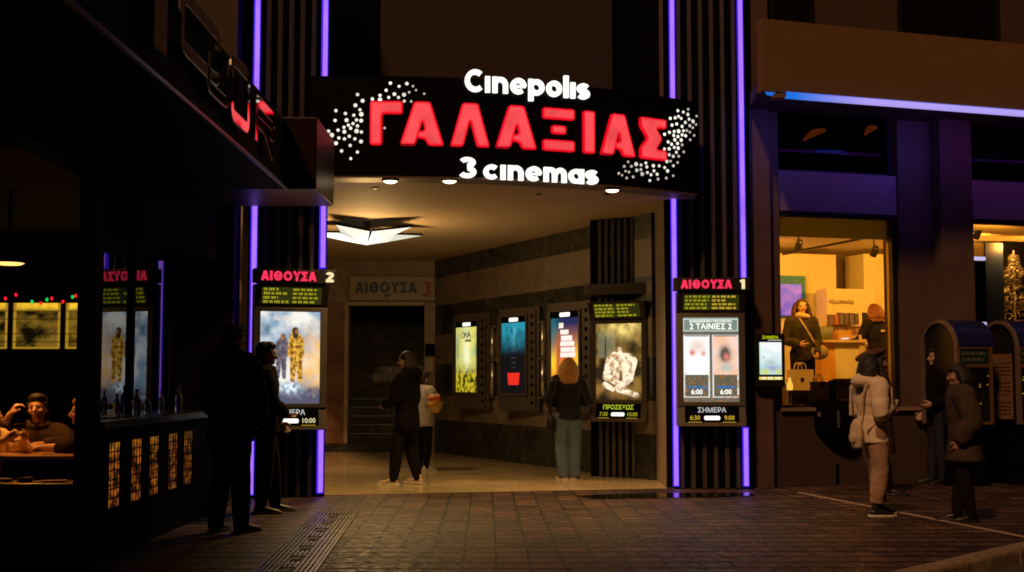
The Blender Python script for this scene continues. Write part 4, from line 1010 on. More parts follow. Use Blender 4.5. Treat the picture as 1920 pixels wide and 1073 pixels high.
zsl = rm(1570, 764)[1]; zwt = rm(1570, 398)[1]; zsp = rm(1570, 324)[1]; ztt = rm(1570, 196)[1]
sp1, sp2 = rm(1749, 500)[0], rm(1808, 500)[0]
rpart('base_wall', sA, sE, -.4, 0, 0, zsl-.045, M_wall2)
rpart('window_sill', s1a-.03, s2b, -.3, .05, zsl-.045, zsl, mat('stone sill', (.26, .17, .13), .6, var=.2))
for a, b_ in ((sA, s1a), (s1b, s2a), (s2b, sE)): rpart('pier', a, b_, -.4, -.002, zsl, ztt+.12, M_wall)
for a, b_ in ((s1a, s1b), (s2a, s2b)):
    rpart('spandrel', a, b_, -.4, -.05, zwt, zsp, mat('pale spandrel render', (.26, .19, .18), .7, var=.15, scale=2.5, bump=.15))
    rpart('head_beam', a, b_, -.4, -.004, ztt, ztt+.12, M_wall)
rpart('pilaster', sp1, sp2, 0, .22, 0, 5.2, M_wall)
rpart('pilaster', sA-.06, sA+.27, 0, .10, 0, 7.6, M_wall)
rpart('upper_wall', sA, sE, -.4, -.002, ztt+.122, 7.6, mat('upper brown render', (.060, .032, .018), .8, var=.3, scale=2, bump=.2))
for x0, x1 in ((1440, 1524), (1682, 1872)):
    a, b_ = rm(x0, 30)[0], rm(x1, 30)[0]; w_ = rpart('upper_window', a, b_, 0, .03, 5.4, 7.5, M_frame); rpart('pane', a+.06, b_-.06, .03, .034, 5.45, 7.45, mat('dark night glass', (.008, .006, .006), .25, spec=.1), w_)
M_pane = glass('shop glass', (.94, .93, .90), 1.45)
for a, b_ in ((s1a, s1b), (s2a, s2b)):
    f = MB(); 
    for A in ((a, a+.035, zsl, zwt), (b_-.075, b_, zsl, zwt), (a+.035, b_-.075, zwt-.07, zwt), (a+.035, b_-.075, zsl, zsl+.03)): rbox(f, A[0], A[1], -.16, -.06, A[2], A[3])
    w_ = f.build('shop_window', M_frame, shop); rpart('pane', a+.035, b_-.075, -.112, -.106, zsl+.03, zwt-.07, M_pane, w_)
    f = MB()
    for A in ((a, a+.05, zsp, ztt), (b_-.05, b_, zsp, ztt), (a+.05, b_-.05, ztt-.05, ztt), (a+.05, b_-.05, zsp, zsp+.04)): rbox(f, A[0], A[1], -.26, -.16, A[2], A[3])
    w_ = f.build('transom_window', M_frame, shop); rpart('pane', a+.05, b_-.05, -.215, -.20, zsp+.04, ztt-.05, glass('smoky transom glass', (.45, .42, .42), 1.08), w_)
rpart('added_dark_sheet', s1a-.2, sE, -1.4, -1.3, 3.80, 5.2, M_matte)  # added black sheet for the dark behind the transom glass
for x0, y0, x1, y1, lb in ((1543, 245, 1508, 262, 'long amber lampshade added for a reflection in the dark window over the shop'), (1640, 240, 1622, 252, 'small amber lampshade added for a reflection at the right of the dark window over the shop')):  # amber glow shapes added to stand in for reflections on the glass
    q0, q1 = rm(x0, y0, -.9), rm(x1, y1, -.9); t = thing('amber_reflection', lb, 'glow shape', rw(q0[0], -.9, q0[1]), RZ)
    m1 = MB(); m1.limb([rw(q1[0], -.9, q1[1]), rw((q0[0]+q1[0])/2, -.9, (q0[1]+q1[1])/2+.03), rw(q0[0], -.9, q0[1])], [.02, .05, .035], (0, 0, 1), 12, 3); m1.build('shade', emit('dim amber reflection', (.28, .055, .006), 1), t, smooth=True)  # added glow shape for the reflection, no real lampshade
    m1 = MB(); m1.tube([rw(q0[0], -.9, q0[1]), rw(q0[0], -.9, 5.1)], .008, 6); m1.build('added_cord', M_matte, t)
# balcony parapet
bu = V((3.1, 1)).normalized(); B0 = V(at(1431, 163, 15.25)[:2]); bn = V((bu.y, -bu.x)); bz0, bz1 = 4.86, 5.75
def bq(s, o, z): p = B0+bu*s+bn*o; return (p.x, p.y, z)
mb = MB(); pts = [bq(0, 0, 0), bq(9, 0, 0), bq(9, -.14, 0), bq(0, -.14, 0)]; mb.prism([(p[0], p[1]) for p in pts], lambda x, y, d: V((x, y, d)), bz0, bz1); mb.build('balcony_parapet', mat('cream parapet render', (.155, .086, .036), .8, var=.12, scale=2, bump=.15), shop)
mb = MB(); pe = rw(0, 0, 0); pf = rw(9, 0, 0); mb.prism([bq(.02, -.14, 0)[:2], bq(9, -.14, 0)[:2], (pf.x, pf.y), (rw(.05, 0, 0).x, rw(.05, 0, 0).y)], lambda x, y, d: V((x, y, d)), bz0+.06, bz0+.22); mb.build('balcony_slab', M_wall2, shop)
ls = thing('balcony_light_strip', 'blue to lilac light strip under the balcony parapet', 'light strip', bq(3, 0, bz0-.06))
mb = MB(); cols = []
prof = [(.012, .010), (.03, -.010), (.018, -.046), (-.05, -.062), (-.11, -.05)]
for i in range(61):
    s = .30+i*.14; k = min(1, max(0, (s-.45)/1.0)); base = mix((.012, .17, .78), (.46, .36, .93), k*(.92+.16*nz(s*.5, 0, 2, 3)))
    for j, (o_, z_) in enumerate(prof):
        mb.v.append(V(bq(s, o_, bz0+z_))); cols.append(tuple(c*(1 if j in (1, 2) else .9) for c in base) if j in (1, 2, 3, 4) else mix(base, (.02, .12, .75), .8))
for i in range(60):
    for j in range(4): mb.f.append((i*5+j, i*5+j+1, (i+1)*5+j+1, (i+1)*5+j)); mb.mi.append(0)
M_ledstrip = attr_mat('coloured light strip', glow=1.0)
mb.build('strip', M_ledstrip, ls, cols=cols)
mb = MB(); p = bq(.22, -.05, bz0-.02); mb.box((p[0], p[1], bz0-.05), (.16, .16, .05)); mb.build('bracket', M_brown, ls)
mb = MB(); mb.v = []; mb.face([bq(.02, .004, bz0-.01), bq(.16, .004, bz0-.01), bq(.16, .004, bz0-.06), bq(.04, .004, bz0-.05)]); mb.build('end_glow', emit('blue end glow', (.01, .16, .7), .9), ls)

def blind_mat():
    m = bpy.data.materials.new('tan roller blind'); m.use_nodes = True; nt = m.node_tree; nt.nodes.clear(); N = nt.nodes; K = nt.links
    tc = N.new('ShaderNodeTexCoord'); n = N.new('ShaderNodeTexNoise'); n.inputs['Scale'].default_value = 3; K.new(tc.outputs['Object'], n.inputs['Vector'])
    r = N.new('ShaderNodeValToRGB'); r.color_ramp.elements[0].color = (.42, .46, .20, 1); r.color_ramp.elements[1].color = (.55, .60, .26, 1); K.new(n.outputs['Fac'], r.inputs[0])
    t = N.new('ShaderNodeBsdfTranslucent'); d = N.new('ShaderNodeBsdfDiffuse'); mx = N.new('ShaderNodeMixShader'); mx.inputs[0].default_value = .4; o = N.new('ShaderNodeOutputMaterial')
    K.new(r.outputs[0], t.inputs[0]); K.new(r.outputs[0], d.inputs[0]); K.new(t.outputs[0], mx.inputs[1]); K.new(d.outputs[0], mx.inputs[2]); K.new(mx.outputs[0], o.inputs[0]); return m
# ---------------- shop interior
zf = .90
M_wht = mat('shop white wall', (.74, .70, .50), .6, var=.04, scale=2)
M_warm = mat('shop cream wall', (.62, .50, .34), .6, var=.06, scale=2)
rpart('shop_floor', .2, sE, -6.2, -.41, zf-.06, zf, mat('shop floor', (.35, .30, .24), .4), shop)
rpart('shop_back_wall', .2, sE, -6.3, -6.15, zf, 3.9, M_warm)
rpart('shop_side_wall', .15, .25, -6.15, -.41, zf, 3.9, M_wht)
rpart('shop_ceiling', .2, sE, -6.2, -.41, 3.66, 3.74, mat('shop ceiling', (.70, .60, .45), .7))
rpart('shop_end_wall', sE-.1, sE, -6.1, -.42, zf, 3.7, M_warm)
def rfront(name, x0, x1, y0, y1, o, th, m_, parent=shop, bevel=0):
    a, zt_ = rm(x0, y0, o); b_, _ = rm(x1, y0, o); zb_ = rm((x0+x1)/2, y1, o)[1]
    return rpart(name, a, b_, o-th, o, zb_, zt_, m_, parent, bevel)
rfront('window_blind', 1460, 1692, 396, 447, -.3, .006, blind_mat())
rfront('wall_panel', 1440, 1567, 474, 720, -4.6, .8, M_wht)
rfront('wall_recess', 1567, 1619, 478, 720, -5.6, .1, mat('grey beige wall', (.40, .33, .24), .7))
rfront('wall_panel', 1619, 1700, 476, 720, -4.4, .6, M_wht)
tv = rfront('wall_screen', 1440, 1510, 516, 594, -4.5, .05, mat('teal screen surround', (.02, .22, .30), .5)); 
for o_ in (tv,):
    o_.parent = None; tag(o_, 'teal framed violet screen on the shop wall behind the standing woman', 'screen')
    o_.data.transform(basis(shop)); 
a, zt_ = rm(1462, 533, -4.45); b_, _ = rm(1502, 533, -4.45); zb_ = rm(1485, 592, -4.45)[1]
q = MB(); cols = []
for j in range(21):
    for i in range(13):
        q.v.append(rw(a+(b_-a)*i/12, -4.44, zb_+(zt_-zb_)*j/20)); cols.append(mix((.12, .09, .62), (.42, .16, .62), nz(i/12, j/20, 3, 2)*1.6-.3))
for j in range(20):
    for i in range(12): k = j*13+i; q.f.append((k, k+1, k+14, k+13)); q.mi.append(0)
q.build('display_panel', M_poster, tv, cols=cols)
cb = thing('accessory_cabinet', 'cream shop cabinet lettered Αξεσουάρ above rows of boxed goods', 'cabinet', rw(2, -4, zf), RZ)
rfront('cabinet_body', 1550, 1640, 541, 720, -4.0, .35, mat('cream cabinet', (.72, .60, .42), .45), cb)
rfront('shelf', 1549, 1642, 609, 612, -3.7, .3, M_warm, cb); rfront('shelf', 1549, 1642, 636, 639, -3.7, .3, M_warm, cb)
a, z_ = rm(1556, 566, -3.99); b_, _ = rm(1598, 566, -3.99)
m1 = MB(); font_mb(m1, 'Αξεσουάρ', .10, lambda x, y, d: rw((a+b_)/2+x, -3.985, z_+y), .014); m1.build('lettering', M_frame, cb)
rnd = random.Random(5)
cl = [(.10, .07, .09), (.30, .16, .12), (.55, .35, .25), (.12, .10, .10), (.60, .42, .2), (.35, .12, .06), (.16, .10, .14)]
for row, (yy, zt0) in enumerate(((609, 586), (636, 614))):
    x = 1556
    while x < 1612:
        w = rnd.uniform(5, 8); tp = zt0+rnd.uniform(0, 5); c_ = rnd.choice(cl)
        o_ = rfront('boxed_goods', x, x+w, tp, yy, -3.55, .1, mat('box colour %d' % cl.index(c_), c_, .4), None)
        tag(o_, 'small boxed accessory standing on the shop shelves below the lettering', 'box', 'boxed accessories on the shop shelves'); x += w+2
ct = thing('shop_counter', 'cream and orange shop counter between the two people in the shop', 'counter', rw(1.6, -2.6, zf), RZ)
rfront('counter_top', 1529, 1622, 637, 642, -2.2, .7, mat('pale counter top', (.62, .48, .30), .3), ct)
rfront('counter_front', 1566, 1612, 643, 760, -2.3, .5, M_wht, ct)
rfront('counter_side', 1540, 1565, 643, 760, -2.32, .45, mat('orange counter panel', (.75, .40, .06), .5), ct)
rfront('counter_end', 1612, 1622, 628, 760, -2.25, .6, M_warm, ct)
q = MB(); p = rw(rm(1549, 630, -2.4)[0], -2.45, rm(1549, 637, -2.2)[1]+.003); q.lathe([(.10, 0), (.135, .20), (.128, .20), (.095, .012)], 20, p); tag(q.build('basket', mat('grey green basket', (.16, .20, .16), .6), smooth=True), 'grey green basket on the left end of the shop counter', 'basket')
q = MB(); p = rw(rm(1591, 630, -2.2)[0], -2.3, rm(1591, 637, -2.2)[1]+.02); q.box(p, (.10, .06, .02), Matrix.Rotation(.4, 3, 'Z')); tag(q.build('card_reader', emit('white card reader light', (.9, .92, 1), 1.0)), 'small white lit card reader on the shop counter', 'card reader')
q = MB(); p = rw(rm(1580, 622, -2.6)[0], -2.6, rm(1549, 637, -2.2)[1]+.003); q.box(p+V((0, 0, .08)), (.22, .16, .16), Matrix.Rotation(.2, 3, 'Z')); tag(q.build('parcel', mat('amber carton', (.62, .38, .12), .6), bevel=.005), 'amber carton on the shop counter beside the basket', 'carton')
q = rfront('monitor', 1618, 1668, 586, 620, -3.0, .04, M_frame, None, .004); tag(q, 'dark screen standing behind the staff member in the shop', 'monitor')
# window display bags, cards
def shop_bag(px0, px1, py0, py1, o, m_, label, mark, tiltz=0):
    s0, zt = rm(px0, py0, o); s1, _ = rm(px1, py0, o); zb = rm((px0+px1)/2, py1, o)[1]
    t = thing('shopping_bag', label, 'shopping bag', rw((s0+s1)/2, o-.06, zb), RZ+tiltz); w = s1-s0; h = zt-zb
    m1 = MB(); m1.add([(-w/2, -.05, 0), (w/2, -.05, 0), (w/2, .05, 0), (-w/2, .05, 0), (-w/2*1.02, -.045, h), (w/2*1.02, -.045, h), (w/2, .045, h), (-w/2, .045, h)], [(0, 3, 2, 1), (0, 1, 5, 4), (2, 3, 7, 6), (1, 2, 6, 5), (3, 0, 4, 7)]); m1.build('bag_body', m_, t, world=False)
    for y in (-.047, .047):
        m1 = MB(); m1.tube([(-w*.18, y, h*.97), (-w*.16, y, h*1.18), (-w*.06, y, h*1.3), (w*.06, y, h*1.3), (w*.16, y, h*1.18), (w*.18, y, h*.97)], .007, 6); m1.build('handle', m_, t, world=False)
    m1 = MB()
    if mark == 'round': m1.ell((0, -.052, h*.55), (.035, .004, .026), None, 14, 6)
    else:
        star = [(.055*cos(radians(90+36*k))*(1 if k % 2 == 0 else .42), .055*sin(radians(90+36*k))*(1 if k % 2 == 0 else .42)) for k in range(10)]
        m1.prism(star, lambda x, y, d: V((x+w*.12, -.052-d, h*.90+y)), 0, .003); m1.tube([(w*.10, -.053, h*.8), (w*.02, -.053, h*.45)], .005, 5)
        for k in range(7): m1.box((-w*.12+k*.022, -.053, h*.14+(.02 if k % 3 else -.005)), (.014, .003, .045))
    m1.build('print', M_frame, t, world=False)
    return t
M_paper = mat('cream bag paper', (.66, .56, .44), .7, var=.1)
shop_bag(1481, 1527, 693, 735, -1.15, M_paper, 'cream paper shopping bag with round mark hanging from the woman in the shop', 'round', .12)
shop_bag(1521, 1556, 716, 758, -.52, mat('white bag paper', (.74, .66, .54), .7), 'white bag with black star standing on the shop window ledge', 'star', -.08)
q = rfront('display_card', 1478, 1522, 732, 758, -.50, .05, mat('buff display card', (.52, .40, .27), .7), None)
tag(q, 'buff display tray on the ledge under the hanging cream bag', 'display tray')
q = rfront('dark_box', 1484, 1516, 739, 757, -.43, .03, mat('dark brown box', (.05, .035, .03), .5), None); tag(q, 'dark brown flat box in front of the buff tray in the window', 'box')
q = rfront('picture_stand', 1562, 1604, 710, 758, -.6, .03, mat('white stand', (.75, .68, .55), .6), None); tag(q, 'white framed picture stand on the window ledge behind the white coat', 'picture stand')
a, z0 = rm(1569, 748, -.585); b_, _ = rm(1601, 748, -.585); z1 = rm(1585, 718, -.585)[1]
m1 = MB(); m1.v = []; m1.face([rw(a, -.575, z0), rw(b_, -.575, z0), rw(b_, -.575, z1), rw(a, -.575, z1)]); pp = m1.build('picture', mat('brown printed picture', (.22, .13, .10), .5, var=.8, scale=14), None)
pw_ = pp.location.copy(); pp.parent = q; pp.location = pw_-q.location
q = MB(); q.lathe([(.04, 0), (.045, .10), (.02, .16), (.018, .2)], 14, rw(rm(1481, 730, -.7)[0], -.7, rm(1481, 752, -.7)[1]+.12)); tag(q.build('candle_lamp', emit('amber candle glow', (1, .55, .08), 1.2), smooth=True), 'small glowing amber lamp at the left edge of the shop window', 'lamp')
# post tinted yellow to stand in for the lit glass edge at the right of window one
rfront('lit_glass_edge', 1665, 1683, 455, 762, -.22, .05, mat('yellow lit edge metal', (.62, .48, .20), .3, .6, var=.2, scale=3))
# track and spots
q = MB(); rbox(q, .5, 5.5, -2.03, -1.99, 3.52, 3.56); rbox(q, 1.36, 1.40, -4.6, -1.0, 3.522, 3.558); rbox(q, 3.0, 3.04, -4.6, -1.0, 3.522, 3.558)
trk = thing('lighting_track', 'black lighting track under the shop ceiling', 'lighting track', rw(2.5, -2, 3.56)); q.build('rail', M_frame, trk)
def spot(px, py, o, lb):
    s, z = rm(px, py, o); p = rw(s, o, z); t = thing('spotlight', lb, 'spotlight', p, RZ, 'spotlights under the shop ceiling')
    R = Matrix.Rotation(radians(40), 3, 'X'); m1 = MB(); m1.lathe([(.035, .10), (.05, .08), (.055, -.06), (.05, -.06)], 16); m1.v = [R @ v for v in m1.v]; m1.tube([(0, 0, .05), (0, 0, .18)], .012, 6); m1.build('housing', M_frame, t, world=False)
    m1 = MB(); m1.lathe([(.048, -.062), (.03, -.072), (.001, -.074)], 16); m1.v = [R @ v for v in m1.v]; m1.build('lens', emit('shop spot glow', (1, .80, .48), 9), t, world=False)
spot(1497, 461, -2.0, 'spotlight at the left of the shop window, over the woman'); spot(1639, 473, -1.9, 'bright spotlight over the shop staff member'); spot(1832, 440, -1.6, 'spotlight in the second shop window')
# second window: navy panel, white tree, glowing ends
q = rfront('navy_panel', 1847, 1880, 455, 640, -.7, .04, mat('navy display board', (.02, .04, .22), .4), None); tag(q, 'tall navy display board in the second shop window', 'display board')
q = rfront('dark_backdrop', 1880, 1990, 452, 660, -1.3, .04, mat('dark violet backdrop', (.007, .005, .012), .6), None); tag(q, 'dark backdrop behind the white tree in the second window', 'backdrop panel')
hd = thing('hanging_banner', 'dark glass banner with glowing white ends in the second window', 'banner', rw(rm(1834, 480, -.55)[0], -.55, rm(1834, 612, -.55)[1]), RZ)
rfront('banner_body', 1822, 1848, 489, 603, -.55, .03, mat('dark smoked panel', (.02, .018, .02), .2), hd)
M_bw = emit('blue white end light', (.62, .60, 1.0), 1.15)
rfront('end_light', 1821, 1848, 481, 488, -.55, .04, M_bw, hd); rfront('end_light', 1824, 1850, 604, 611, -.55, .04, M_bw, hd)
trp = rw(rm(1904, 600, -.85)[0], -.85, zsl+.02); tr = thing('white_christmas_tree', 'frosted white artificial tree with ornaments in the second window', 'artificial tree', trp)
M_frost = mat('frosted white foliage', (.62, .60, .72), .8, var=.3, scale=20); rnd = random.Random(8)
m1 = MB(); H_ = 2.25
for k in range(3600):
    z = rnd.random()**1.25; r = .80*(1-z)*(.35+.65*rnd.random()**.5)*(.75+.35*sin(z*38)); a = rnd.random()*2*pi; p = V((r*cos(a), r*sin(a), .25+z*(H_-.3)-.10*r/.5))
    d = V((cos(a), sin(a), rnd.uniform(-.5, .2))).normalized()*rnd.uniform(.04, .085); n = V((-sin(a), cos(a), rnd.uniform(-.4, .4))).normalized()*.012
    m1.face([p-n, p+n, p+d+n*.3, p+d-n*.3])
m1.build('crown', M_frost, tr, world=False); m1 = MB(); m1.tube([(0, 0, 0), (0, 0, H_)], [.03, .008], 8); m1.build('trunk', M_frost, tr, world=False)
for k in range(10):
    z = rnd.uniform(.1, .75); a = -pi/2-.5+rnd.uniform(-1, .9); r = .50*(1-z); m1 = MB(); m1.ell((r*cos(a), r*sin(a), .25+z*1.4), (.035, .035, .035), None, 12, 8); m1.build('ornament', mat(('dark bauble', 'gold bauble')[k % 2], ((.03, .03, .05), (.50, .35, .05))[k % 2], .2, .5), tr, world=False, smooth=True)

# small lit poster case on the shop wall
s_, z_ = rm(1445, 678, .2); p = rw(s_, .10, 1.33); t = thing('wall_film_display', 'small lit poster case with sea picture on the shop corner pier', 'film display', p, RZ-radians(6))
m1 = MB(); m1.box((0, -.06, .30), (.40, .12, .69)); m1.build('case', M_black, t, world=False, bevel=.012)
panel('poster', .30, .415, 40, 54, poster_sea, M_poster, t, (0, -.124, .115)); M_neon = emit('neon yellow heading', (.62, .75, .0), 1)
m1 = MB(); font_mb(m1, 'ΣΗΜΕΡΑ', .052, lambda x, y, d: V((x, -.125, .590+y)), .014); m1.build('heading', M_neon, t, world=False)
m1 = MB(); m1.box((.06, -.123, .556), (.18, .003, .012)); m1.build('heading_line', emit('pale strip', (.6, .5, .5), 1), t, world=False)
m1 = MB(); m1.box((0, -.1235, .068), (.315, .004, .038)); b_ = m1.build('showtime_strip', emit('amber showtime strip', (.75, .55, .08), 1), t, world=False)
m1 = MB(); font_mb(m1, '6:30 · 8:30 · 10:30', .036, lambda x, y, d: V((x, -.128, .068+y)), .02); m1.build('showtime_lettering', M_white_glow, b_, world=False)

# arched kiosks
M_kio = mat('kiosk dark shell', (.012, .011, .014), .35, var=.2); M_kblue = mat('kiosk blue hood', (.010, .011, .07), .3, var=.3); M_rim = mat('kiosk steel rim', (.20, .15, .12), .4, .3)
M_kfr = mat('kiosk copper frame', (.20, .11, .055), .4, .4)
ks, _ = rm(1793, 700, .82)
def kiosk(s0, label, note):
    base = rw(s0, .82, 0); t = thing('arched_kiosk', label, 'kiosk', base, RZ, 'arched kiosks along the shop wall')
    Lk, D = .56, .74; zc, r = 1.78, D/2
    prof = [(-0.0, .80), (0, zc)]+[(D/2-D/2*cos(pi*k/16), zc+r*sin(pi*k/16)) for k in range(1, 16)]+[(D, zc), (D, .80)]
    m1 = MB(); m1.prism([(x, y) for x, y in reversed(prof)], lambda x, y, d: V((d, x, y)), .03, Lk-.02); m1.build('shell', M_kio, t, world=False)
    # blue barrel hood
    hd_ = [(D/2-(r+.02)*cos(pi*k/20), zc+(r+.02)*sin(pi*k/20)) for k in range(21)]; hd_ = [(D/2-(r+.02)*cos(pi*k/48), zc+(r+.02)*sin(pi*k/48)) for k in range(49)]; inn_ = [(D/2-(r+.004)*cos(pi*k/48), zc+(r+.004)*sin(pi*k/48)) for k in range(49)]
    m1 = MB(); m1.prism(list(reversed(hd_))+inn_, lambda x, y, d: V((d, x, y)), .032, Lk+.02); m1.build('hood', M_kblue, t, world=False, smooth=False)
    arch = lambda e: [(-e, .80), (-e, zc)]+[(D/2-(D/2+e)*cos(pi*k/20), zc+(r+e)*sin(pi*k/20)) for k in range(1, 20)]+[(D+e, zc), (D+e, .80)]
    m1 = MB(); m1.prism(list(reversed(arch(.024)))+arch(-.022), lambda x, y, d: V((d, x, y)), -.01, .031); m1.build('arch_rim', M_rim, t, world=False)
    # front: header and glazed case
    m1 = MB()
    for A in (((0, -.02, .80), (.05, .0, 1.80)), ((Lk-.07, -.02, .80), (Lk-.02, 0, 1.80)), ((.05, -.02, 1.78), (Lk-.07, 0, 1.80)), ((.05, -.02, 1.54), (Lk-.07, 0, 1.58)), ((.05, -.02, .80), (Lk-.07, 0, .84))): m1.span(*A)
    m1.build('front_frame', M_kfr, t, world=False)
    m1 = MB(); m1.span((.05, -.010, 1.58), (Lk-.07, -.001, 1.78)); h = m1.build('header', mat('kiosk header green', (.012, .03, .026), .35), t, world=False)
    m1 = MB(); rr_ = random.Random(3); lines_text(m1, .08, Lk-.10, 1.60, 1.76, 2, -.013, rr_, .5); m1.build('header_lettering', mat('dim header lettering', (.10, .13, .11), .5), h, world=False)
    m1 = MB(); m1.span((.05, -.008, .84), (Lk-.07, -.001, 1.54)); m1.build('glass_front', mat('kiosk glass', (.006, .006, .007), .05, spec=.8), t, world=False)
    m1 = MB(); rr_ = random.Random(12)
    for k in range(16): m1.ell((rr_.uniform(.07, Lk-.09), -.010, rr_.uniform(1.05, 1.45)), (rr_.uniform(.008, .022), .003, rr_.uniform(.005, .012)), None, 8, 5)
    m1.build('painted_reflections', emit('amber reflection light', (.42, .22, .03), .8), t, world=False)  # amber spots painting reflected lights on the kiosk glass
    if note:
        m1 = MB(); m1.span((-.016, .08, .86), (-.0105, D-.10, 1.72)); n_ = m1.build('side_notice', mat('brown notice', (.20, .11, .06), .7), t, world=False); 
        for k in range(3):
            for r_ in range(4): m1 = MB(); lines_text(m1, .12, D-.16, .90+.26*k+.05*r_, .95+.26*k+.05*r_, 1, 0, random.Random(k*4+r_), .4); m1.v = [V((-.0175, p_.x, p_.z)) for p_ in m1.v]; m1.build('notice_line', M_frame, n_, world=False)
    m1 = MB(); m1.span((.06, .10, 0), (Lk-.05, D-.06, .795)); m1.build('pedestal', M_matte, t, world=False)
    return t
kiosk(ks, 'blue hooded arched kiosk behind the two people at the right', False)
ks2, _ = rm(1907, 700, .82); kiosk(ks2, 'blue hooded arched kiosk with brown side notice at the right edge', True)
# pale globe lamp between the kiosks
# dark bowl shaped bin on a post
p = gnd(1557, 906); bn_ = thing('street_bin', 'black bowl shaped bin on a post in front of the shop window', 'street bin', (p.x, p.y-.25, 0))
m1 = MB(); m1.tube([(0, 0, 0), (0, 0, .28)], .075, 14); m1.tube([(0, 0, .28), (0, 0, .62)], .045, 12); m1.build('post', M_matte, bn_, world=False)
m1 = MB(); m1.lathe([(.05, .44), (.11, .50), (.22, .56), (.31, .66), (.345, .78), (.35, 1.02), (.36, 1.05), (.33, 1.07), (.20, 1.10), (.05, 1.11)], 28); m1.build('bowl', M_matte, bn_, world=False, smooth=True)
m1 = MB(); m1.box((-.01, .0, 1.24), (.09, .06, .27)); m1.build('stub', M_matte, bn_, world=False, bevel=.01)
m1 = MB(); m1.box((-.03, -.352, .87), (.03, .012, .22)); m1.build('latch_strip', mat('dull strip', (.07, .07, .06), .4), bn_, world=False)
m1 = MB(); m1.box((-.25, -.245, .93), (.05, .02, .06)); m1.build('label_plate', mat('worn label', (.16, .12, .09), .5), bn_, world=False)
# ================================================================== PEOPLE
def remesh(mb, voxel, smooth=2, fac=.5):
    me = mb.mesh('shape', [])
    o = bpy.data.objects.new('shape', me); COL.objects.link(o)
    r = o.modifiers.new('r', 'REMESH'); r.mode = 'VOXEL'; r.voxel_size = voxel; r.use_smooth_shade = True
    if smooth: m = o.modifiers.new('s', 'SMOOTH'); m.iterations = smooth; m.factor = fac
    dg = bpy.context.evaluated_depsgraph_get(); dg.update()
    ev = o.evaluated_get(dg); out = bpy.data.meshes.new_from_object(ev)
    bpy.data.objects.remove(o); bpy.data.meshes.remove(me)
    out.polygons.foreach_set('use_smooth', [True]*len(out.polygons))
    return out
def wrinkle(me, amp, scale, seed, dirz=1.0):
    ns = [v.normal.copy() for v in me.vertices]
    amp *= .62
    for v, n in zip(me.vertices, ns):
        p = v.co; q = V((p.x*.7+p.z*.35, p.y*.7-p.z*.25, p.z*.8))*scale; d = noise.noise(V((q.x+seed, q.y, q.z*dirz)))+.5*noise.noise(V((q.x*2.3, q.y*2.3+seed, q.z*2.3*dirz)))
        v.co = p+n*d*amp
    me.update()
def attach(name, me, m, parent, shift=(0, 0, 0)):
    me.name = name; me.materials.clear(); me.materials.append(m)
    o = bpy.data.objects.new(name, me); COL.objects.link(o)
    if parent: o.parent = parent
    return o
def cloth(name, c, rough=.85, sheen=0, var=.2, bump=.25, bs=120): return mat(name, c, rough, 0, var=var, scale=9, bump=bump, bscale=bs, spec=.12)
